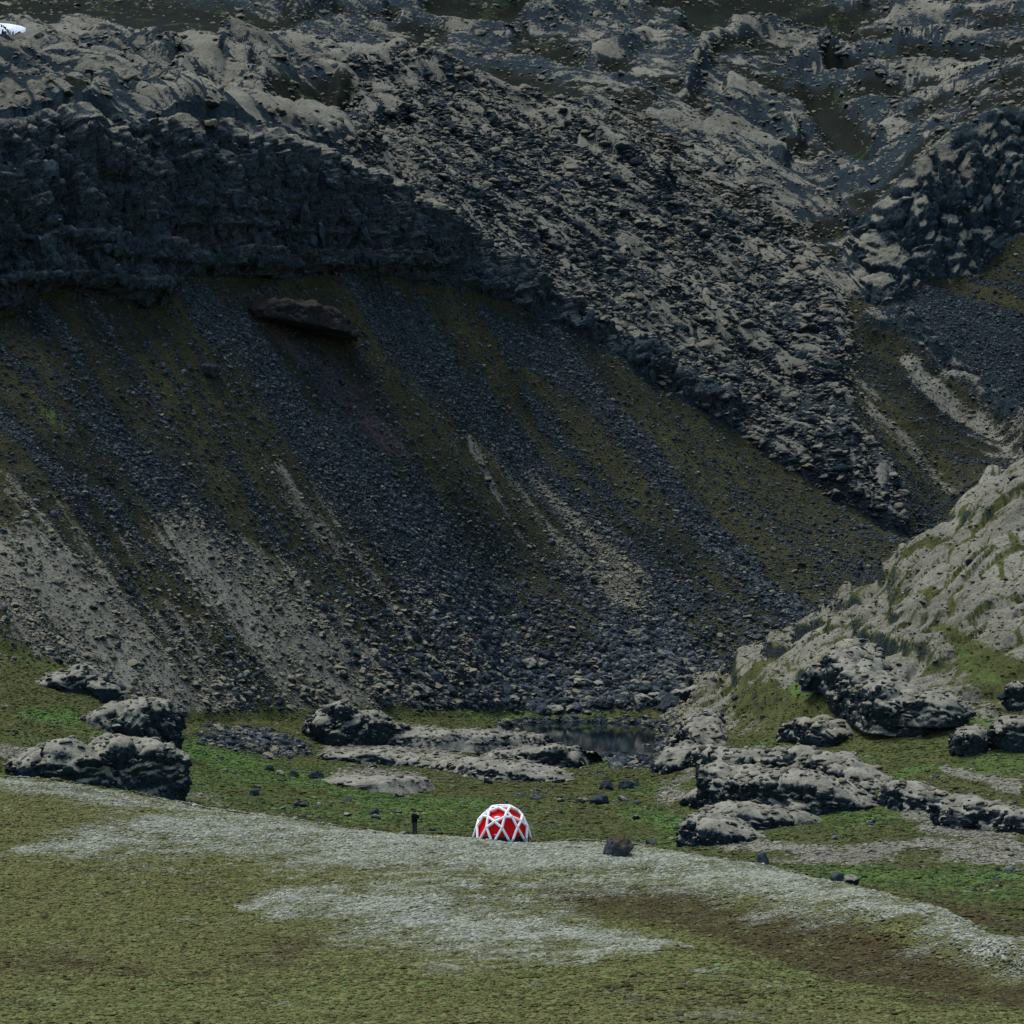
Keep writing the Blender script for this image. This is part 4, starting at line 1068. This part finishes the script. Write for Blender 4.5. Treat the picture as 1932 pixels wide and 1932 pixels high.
# snow patch far up on the left, lying on the ground there
rs0, rs1 = int(np.searchsorted(S, 17.5)), int(np.searchsorted(S, 21))
rad = np.hypot((FPX + 8) / 58.0, (FPY - 56) / 10.5) + 0.12 * fbm(X, Y, Z, 9, 2, 33)
sel = (rad < 1.12) & VIS
idx_ = -np.ones(X.shape, int); Vs, Fs = [], []
for r2 in range(rs0, rs1):
    for c2 in np.nonzero(sel[r2])[0]:
        if c2 + 1 >= NC or r2 + 1 >= rs1:
            continue
        q = []
        for a_, b_ in ((r2, c2), (r2, c2 + 1), (r2 + 1, c2 + 1), (r2 + 1, c2)):
            if idx_[a_, b_] < 0:
                idx_[a_, b_] = len(Vs)
                Vs.append((float(X[a_, b_]), float(Y[a_, b_]), float(Z[a_, b_] + 0.7 * max(0.0, 1 - rad[a_, b_] ** 2) - 0.05 + (0.1 if rad[a_, b_] < 1 else -0.3))))
            q.append(int(idx_[a_, b_]))
        Fs.append(tuple(q))
o = mesh_obj('snow_patch', Vs, Fs, plain('old_snow', (0.72, 0.76, 0.80), 0.8, 0.1, 0.1, 0.8), None, True)
tag(o, 'last white snow patch lying high up in the dark hollow', 'snow')

# mossy stream line behind the person
def ribbon(name, pts, width, mat, label, cat, lift=0.05, s0=5.9, s1=12, kind=None):
    base = [ground(px, py, s0, s1) for px, py in pts]
    P_ = []
    for a, b in zip(base, base[1:]):
        for t in np.linspace(0, 1, 14, endpoint=False):
            P_.append(a.lerp(b, float(t)))
    V, Fc = [], []
    for k, q in enumerate(P_):
        w = width * (0.55 + 0.5 * abs(math.sin(k * 1.3)) + 0.3 * math.sin(k * 0.37)) * min(1, 0.25 + min(k, len(P_) - 1 - k) / 5)
        jy = 0.5 * math.sin(k * 0.55) + 0.3 * math.sin(k * 1.7)
        for sgn, hh in ((-1, -0.12), (-0.5, lift), (0.5, lift), (1, -0.12)):
            V.append((q.x, q.y + jy + sgn * w, q.z + hh + 0.04 * math.sin(k * 2.1 + sgn)))
    for k in range(len(P_) - 1):
        for j in range(3):
            Fc.append((4 * k + j, 4 * k + 4 + j, 4 * k + 5 + j, 4 * k + 1 + j))
    o = mesh_obj(name, V, Fc, mat, None, True)
    tag(o, label, cat, None, kind)
    return o
ribbon('stream_moss', [(640, 1553), (690, 1546), (740, 1537), (800, 1533), (860, 1529)], 0.5, plain('bright_moss', (0.13, 0.165, 0.04), 0.9, 0.02, 0.7, 2.0), 'bright yellow-green moss growing along a thin stream', 'moss', 0.10, kind='stuff')

# ------------------------------------------------------------------ tent
def empty(name, loc, rz=0):
    o = bpy.data.objects.new(name, None)
    o.empty_display_size = 0.2
    col.objects.link(o)
    o.location = loc; o.rotation_euler = (0, 0, rz)
    return o

tp = ground(948, 1574.5, 4, 5.45)
tz = []
for dx_, dy_ in ((-1.9, 0), (1.9, 0), (0, 1.5), (0, -1.9)):
    k = np.unravel_index(np.argmin((X[R[4]:R[6]] - tp.x - dx_) ** 2 + (Y[R[4]:R[6]] - tp.y - dy_) ** 2), X[R[4]:R[6]].shape)
    tz.append(float(Z[R[4]:R[6]][k]))
tent = empty('dome_tent', (tp.x, tp.y, max(sum(tz) / 4, tp.z) + 0.12))
tag(tent, 'red geodesic dome tent with a white inflatable frame on the hill crest', 'tent')
M_BEAM = plain('white_beam_fabric', (0.86, 0.87, 0.87), 0.5, 0.2, 0.05, 4)
M_SLEEVE = plain('grey_sleeve_fabric', (0.33, 0.37, 0.41), 0.6, 0.3, 0.08, 6)
M_RED = plain('red_tent_fabric', (0.75, 0.008, 0.012), 0.6, 0.08, 0.08, 3)
M_BLACK = plain('black_ground_fabric', (0.012, 0.013, 0.018), 0.7, 0.2, 0.2, 4)
M_MESHW = plain('vent_mesh', (0.55, 0.33, 0.33), 0.7, 0.2, 0.3, 60)
TR, TH = 2.08, 2.58
H0AZ = -18.0
def sph(pol, az, k=1.0):
    pol, az = math.radians(pol), math.radians(az)
    # azimuth 0 points at the viewer, positive to the right
    return Vector((TR * k * math.sin(pol) * math.sin(az), -TR * k * math.sin(pol) * math.cos(az), TH * k * math.cos(pol)))
def nodes_(k):
    N = {}
    for i in range(5):
        a = H0AZ + 72 * i
        N['T', i] = sph(20, a, k); N['H', i] = sph(34, a + 36, k); N['B', i] = sph(55, a, k)
        N['A', i, -1] = sph(46, a - 25, k); N['A', i, 1] = sph(46, a + 25, k)
        N['L', i, -1] = sph(66, a - 18, k); N['L', i, 1] = sph(66, a + 18, k)
    for j in range(10):
        a = math.radians(H0AZ + 36 * j)
        N['F', j] = Vector((TR * 1.02 * k * math.sin(a), -TR * 1.02 * k * math.cos(a), 0.03))
    return N
N_ = nodes_(1.0)
edges = []
for i in range(5):
    j = (i + 1) % 5
    edges += [(('T', i), ('T', j)), (('T', i), ('H', i)), (('T', j), ('H', i)), (('H', i), ('A', i, 1)), (('H', i), ('A', j, -1)), (('A', i, 1), ('A', j, -1))]
    for s_ in (-1, 1):
        edges += [(('B', i), ('A', i, s_)), (('B', i), ('L', i, s_)), (('A', i, s_), ('L', i, s_))]
def tube(a, b, r, name, mat, parent, seg=12, caps=True, r2=None):
    a, b = Vector(a), Vector(b)
    ax_ = (b - a); Lg = ax_.length; q = ax_.to_track_quat('Z', 'Y')
    prof = [(0.0, -r * 0.85), (r * 0.6, -r * 0.6), (r * 0.92, -r * 0.1), (r, r * 0.5), (r, Lg / 2), (r, Lg - r * 0.5), (r * 0.92, Lg + r * 0.1), (r * 0.6, Lg + r * 0.6), (0.0, Lg + r * 0.85)]
    V, Fc = [], []
    for pr, pz in prof:
        for k in range(seg):
            an = 2 * math.pi * k / seg
            V.append(a + q @ Vector((pr * math.cos(an), pr * math.sin(an), pz)))
    for i in range(len(prof) - 1):
        for k in range(seg):
            Fc.append((i * seg + k, i * seg + (k + 1) % seg, (i + 1) * seg + (k + 1) % seg, (i + 1) * seg + k))
    return mesh_obj(name, [tuple(v) for v in V], Fc, mat, parent, True)
BR = 0.095
for a, b in edges:
    tube(N_[a], N_[b], BR, 'air_beam', M_BEAM, tent)
for i in range(5):
    for s_ in (-1, 1):
        Lp = N_['L', i, s_]
        j1, j2 = (2 * i) % 10, (2 * i + s_) % 10
        for j in (j1, j2):
            Fp = N_['F', j].copy()
            tan = Vector((Fp.y, -Fp.x, 0)).normalized()
            sd = 1 if (Lp - Fp).dot(tan) > 0 else -1
            Fp = Fp + tan * sd * 0.075
            bm_ = tube(Lp, Fp, BR, 'air_beam', M_BEAM, tent)
            d_ = (Lp - Fp)
            tube(Fp + d_ * 0.015, Fp + d_ * 0.20, BR * 1.07, 'sleeve', M_SLEEVE, bm_)
# dark joint straps where the beams meet
for key, p_ in N_.items():
    if key[0] in 'THABL':
        nrm_ = Vector((p_.x / TR ** 2, p_.y / TR ** 2, p_.z / TH ** 2)).normalized()
        t_ = nrm_.orthogonal().normalized()
        tube(p_ + nrm_ * BR * 0.9 - t_ * 0.02, p_ + nrm_ * BR * 0.9 + t_ * 0.02, 0.022, 'joint_valve', M_SLEEVE, tent, 8)

# red inner tent, panel by panel
NI = nodes_(0.93)
ZB = 0.36
def low(i, s_, j):
    Lp, Fp = NI['L', i, s_], NI['F', j] * 0.97
    t = (Lp.z - ZB) / (Lp.z - Fp.z)
    return Lp.lerp(Fp, t)
def panel(pts, name='panel', mat=None, dip=0.03):
    c = sum(pts, Vector()) / len(pts)
    inw = -c.normalized()
    pts = [c + (p_ - c) * 0.985 for p_ in pts]
    V, Fc = [], []
    n_ = len(pts)
    for lay, th in ((0, 0.0), (1, 0.012)):
        V += [tuple(p_ + inw * th) for p_ in pts]
        V += [tuple(c + (p_ - c) * 0.55 + inw * (dip * 0.8 + th)) for p_ in pts]
        V.append(tuple(c + inw * (dip + th)))
    o1 = 2 * n_ + 1
    for k in range(n_):
        k2 = (k + 1) % n_
        Fc += [(k, k2, n_ + k2, n_ + k), (n_ + k, n_ + k2, 2 * n_), (o1 + k2, o1 + k, o1 + n_ + k, o1 + n_ + k2), (o1 + n_ + k2, o1 + n_ + k, o1 + 2 * n_), (k2, k, o1 + k, o1 + k2)]
    o = mesh_obj(name, V, Fc, mat or M_RED, tent, False)
    return o
panel([NI['T', i] for i in range(5)], 'roof_panel')
for i in range(5):
    j = (i + 1) % 5; h_ = (i + 4) % 5
    hp = panel([NI['T', i], NI['H', i], NI['A', i, 1], NI['B', i], NI['A', i, -1], NI['H', h_]], 'panel')
    panel([NI['T', i], NI['T', j], NI['H', i]], 'gusset', dip=0.01)
    panel([NI['H', i], NI['A', i, 1], NI['A', j, -1]], 'gusset', dip=0.01)
    for s_ in (-1, 1):
        panel([NI['B', i], NI['A', i, s_], NI['L', i, s_]], 'gusset', dip=0.01)
        panel([NI['L', i, s_], low(i, s_, 2 * i), low(i, s_, (2 * i + s_) % 10)], 'gusset', dip=0.01)
    panel([NI['B', i], NI['L', i, 1], low(i, 1, 2 * i), low(i, -1, 2 * i), NI['L', i, -1]], 'wall_panel')
    jj = (2 * i + 1) % 10
    panel([NI['A', i, 1], NI['A', j, -1], NI['L', j, -1], low(j, -1, jj), low(i, 1, jj), NI['L', i, 1]], 'wall_panel')
    if i == 0:
        # oval vent with its white hood on the upper front panel
        c = (NI['B', 0] * 0.5 + NI['T', 0] * 0.5); c = c * 1.0
        c = (NI['B', 0] + NI['A', 0, 1] + NI['A', 0, -1]) / 3 + Vector((0.08, 0, 0.12))
        nn_ = Vector((c.x, c.y, c.z * 0.9)).normalized()
        r_x = Vector((0, 0, 1)).cross(nn_).normalized() * 1.0; u_ = nn_.cross(r_x).normalized()
        c = c + nn_ * 0.0
        def disc(name, cc, a_, b_, mat, th, v0=0, v1=360):
            V, m_ = [], 28
            for lay in (0, th):
                for k in range(m_):
                    an = math.radians(v0 + (v1 - v0) * k / (m_ if v1 - v0 == 360 else m_ - 1))
                    V.append(tuple(cc + r_x * math.cos(an) * a_ + u_ * math.sin(an) * b_ + nn_ * lay))
            Fc = [tuple(range(m_, 2 * m_)), tuple(reversed(range(m_)))] + [(k, (k + 1) % m_, m_ + (k + 1) % m_, m_ + k) for k in range(m_)]
            return mesh_obj(name, V, Fc, mat, tent, False)
        vent = disc('vent', c - nn_ * 0.02, 0.26, 0.19, M_MESHW, 0.035)
        hood = disc('vent_hood', c - nn_ * 0.01, 0.25, 0.18, M_BEAM, 0.05, 40, 170)
        hood.parent = vent
        # small white tag low on the front wall
        c2 = (low(0, 1, 0) + low(0, -1, 0)) / 2 * 1.0 + Vector((0.1, 0, 0.18)); c2 = c2 * 1.0
        q_ = c2.normalized(); q_.z = 0.25; q_.normalize(); rr = Vector((0, 0, 1)).cross(q_).normalized(); uu = q_.cross(rr)
        c2 = c2 + q_ * 0.02
        V = [tuple(c2 + rr * a_ * 0.085 + uu * b_ * 0.028 + q_ * t_) for t_ in (0, 0.02) for a_, b_ in ((-1, -1), (1, -1), (1, 1), (-1, 1))]
        mesh_obj('name_tag', V, [(4, 5, 6, 7), (3, 2, 1, 0), (0, 1, 5, 4), (1, 2, 6, 5), (2, 3, 7, 6), (3, 0, 4, 7)], M_BEAM, tent)
# black tub floor
V, Fc = [], []
for lay, (zz, kk) in enumerate(((-0.25, 0.945), (0.10, 0.945), (ZB + 0.01, 0.915))):
    for j in range(40):
        a = math.radians(H0AZ + 9 * j)
        r = TR * kk * (1 - 0.012 * (j % 4 != 0))
        V.append((r * math.sin(a), -r * math.cos(a), zz))
for l_ in range(2):
    for j in range(40):
        Fc.append((l_ * 40 + j, l_ * 40 + (j + 1) % 40, (l_ + 1) * 40 + (j + 1) % 40, (l_ + 1) * 40 + j))
Fc.append(tuple(range(39, -1, -1)))
mesh_obj('ground_sheet', V, Fc, M_BLACK, tent, False)
for j, az in enumerate((-100, 98)):
    a = math.radians(az)
    tube((2.15 * math.sin(a), -2.15 * math.cos(a), 0.10), (2.38 * math.sin(a), -2.38 * math.cos(a), 0.0), 0.03, 'peg_strap', M_RED, tent, 8)

# ------------------------------------------------------------------ person
def skin_mesh(name, J, E, sub=2, root=0):
    me = bpy.data.meshes.new(name)
    me.from_pydata([j[0] for j in J], E, [])
    o = bpy.data.objects.new(name, me)
    col.objects.link(o)
    md = o.modifiers.new('skin', 'SKIN'); md.use_smooth_shade = True
    ly = me.skin_vertices[0] if me.skin_vertices else None
    if ly is None:
        bm = bmesh.new(); bm.from_mesh(me); bm.verts.layers.skin.verify(); bm.to_mesh(me); bm.free()
        ly = me.skin_vertices[0]
    for k, j in enumerate(J):
        r = j[1]
        ly.data[k].radius = (r, r) if not isinstance(r, tuple) else r
        ly.data[k].use_root = (k == root)
    sd = o.modifiers.new('sub', 'SUBSURF'); sd.levels = sub; sd.render_levels = sub
    dg = bpy.context.evaluated_depsgraph_get()
    nm = bpy.data.meshes.new_from_object(o.evaluated_get(dg))
    nm.name = name
    bpy.data.objects.remove(o); bpy.data.meshes.remove(me)
    nm.polygons.foreach_set('use_smooth', [True] * len(nm.polygons))
    return nm

M_SKIN = plain('skin', (0.55, 0.32, 0.24), 0.6, 0.3, 0.08, 20)
M_JACKET = plain('navy_jacket_cloth', (0.005, 0.006, 0.010), 0.9, 0.05, 0.25, 12)
M_JEANS = plain('grey_blue_trouser_cloth', (0.034, 0.042, 0.050), 0.9, 0.05, 0.25, 14)
M_HAIR = plain('dark_hair', (0.012, 0.010, 0.009), 0.7, 0.3, 0.3, 30)
M_SHOE = plain('black_shoe', (0.012, 0.012, 0.012), 0.6, 0.3, 0.2, 10)
J = [((0, 0, .95), .13), ((0, -.01, 1.15), .125), ((0, 0, 1.34), .14), ((0, .01, 1.47), .06), ((0, .03, 1.56), .07), ((0, .045, 1.655), .09), ((0, .04, 1.72), .07)]
E = [(0, 1), (1, 2), (2, 3), (3, 4), (4, 5), (5, 6)]
def chain(start, pts):
    k0 = start
    for p_, r_2 in pts:
        J.append((p_, r_2)); E.append((k0, len(J) - 1)); k0 = len(J) - 1
    return k0
hands = {}
for s_, el, wr, pa in ((1, (.30, .12, 1.20), (.10, .22, 1.50), (.06, .235, 1.565)), (-1, (-.27, .10, 1.14), (-.10, .26, 1.44), (-.06, .27, 1.52))):
    hands[s_] = chain(2, [((s_ * .18, 0, 1.41), .065), (el, .048), (wr, .032), (pa, .034)])
    for q in range(4):
        off = (q - 1.5) * 0.018
        ln = (.038, .046, .042, .032)[q]
        chain(hands[s_], [((pa[0] - s_ * .02, pa[1] + .03 + 0.004 * q, pa[2] + .03 + off), .010), ((pa[0] - s_ * (.02 + ln), pa[1] + .045, pa[2] + .03 + off), .009), ((pa[0] - s_ * (.035 + ln), pa[1] + .03, pa[2] + .028 + off), .008)])
    chain(hands[s_], [((pa[0] - s_ * .01, pa[1] - .02, pa[2] + .01), .011), ((pa[0] - s_ * .035, pa[1] - .015, pa[2] + .03), .010)])
for s_ in (-1, 1):
    chain(0, [((s_ * .095, 0, .86), .095), ((s_ * .13, .02, .49), .062), ((s_ * .165, -.02, .10), .045), ((s_ * .185, .13, .045), .035)])
    chain(5, [((s_ * .095, .02, 1.65), .016)])
chain(5, [((0, .145, 1.645), .016)])
body = skin_mesh('person', J, E)
body.materials.append(M_SKIN)
pp = ground(783, 1572.5, 4, 5.5)
person = bpy.data.objects.new('person', body); col.objects.link(person)
person.location = (pp.x, pp.y, pp.z + 0.05); person.rotation_euler = (0, 0, math.radians(-52))
person.scale = (1.04,) * 3
tag(person, 'person in a dark jacket and grey-blue trousers holding a camera to the face', 'person')
def cloth(name, J2, E2, mat, sub=2, root=0):
    m_ = skin_mesh(name, J2, E2, sub, root); m_.materials.append(mat)
    o_ = bpy.data.objects.new(name, m_); col.objects.link(o_); o_.parent = person
    return o_
cloth('jacket', [((0, 0, .84), (.235, .19)), ((0, -.01, 1.12), (.23, .19)), ((0, 0, 1.34), (.24, .19)), ((0, .01, 1.47), .10), ((0, .02, 1.52), .085),
                 ((.20, 0, 1.40), .11), ((.33, .12, 1.20), .085), ((.13, .20, 1.45), .052), ((-.20, 0, 1.40), .11), ((-.30, .10, 1.13), .09), ((-.12, .24, 1.39), .052)],
      [(0, 1), (1, 2), (2, 3), (3, 4), (2, 5), (5, 6), (6, 7), (2, 8), (8, 9), (9, 10)], M_JACKET, 2, 1)
cloth('trousers', [((0, 0, .92), .15), ((.10, 0, .84), .13), ((.13, .02, .49), .10), ((.165, -.01, .08), .085), ((-.10, 0, .84), .13), ((-.13, .02, .49), .10), ((-.165, -.01, .08), .085)],
      [(0, 1), (1, 2), (2, 3), (0, 4), (4, 5), (5, 6)], M_JEANS, 2)
for s_ in (-1, 1):
    cloth('shoe', [((s_ * .16, -.06, .055), .05), ((s_ * .17, .03, .055), .052), ((s_ * .19, .17, .045), .042)], [(0, 1), (1, 2)], M_SHOE, 2)
Vh, Fh = ICO[3]
Vh = Vh * np.array([.102, .118, .105]) * (1 + 0.06 * fbm(Vh[:, 0], Vh[:, 1], Vh[:, 2], .5, 2, 9))[:, None] + np.array([0, .02, 1.69])
Fk = [f for f in Fh if not all(Vh[i][1] > .05 and Vh[i][2] < 1.715 for i in f) and not all(Vh[i][2] < 1.61 for i in f)]
hair = mesh_obj('hair', Vh.tolist(), Fk, M_HAIR, person, True)
# the camera in the hands
bm = bmesh.new()
bmesh.ops.create_cube(bm, size=1.0, matrix=Matrix.Translation((0, .265, 1.615)) @ Matrix.Diagonal((.135, .06, .09, 1)))
bmesh.ops.bevel(bm, geom=bm.edges[:], offset=0.012, segments=2, affect='EDGES')
bmesh.ops.create_cube(bm, size=1.0, matrix=Matrix.Translation((0, .262, 1.672)) @ Matrix.Diagonal((.05, .05, .03, 1)))
bmesh.ops.create_cone(bm, cap_ends=True, segments=18, radius1=.038, radius2=.044, depth=.15, matrix=Matrix.Translation((0, .36, 1.605)) @ Matrix.Rotation(math.radians(-90), 4, 'X'))
me = bpy.data.meshes.new('photo_camera'); bm.to_mesh(me); bm.free()
me.materials.append(plain('black_camera', (0.012, 0.012, 0.013), 0.4, 0.4, 0.1, 20))
pc = bpy.data.objects.new('photo_camera', me); col.objects.link(pc)
pc.location = person.location; pc.rotation_euler = person.rotation_euler; pc.scale = person.scale
tag(pc, 'black photo camera held up by the person in the dark jacket', 'camera')
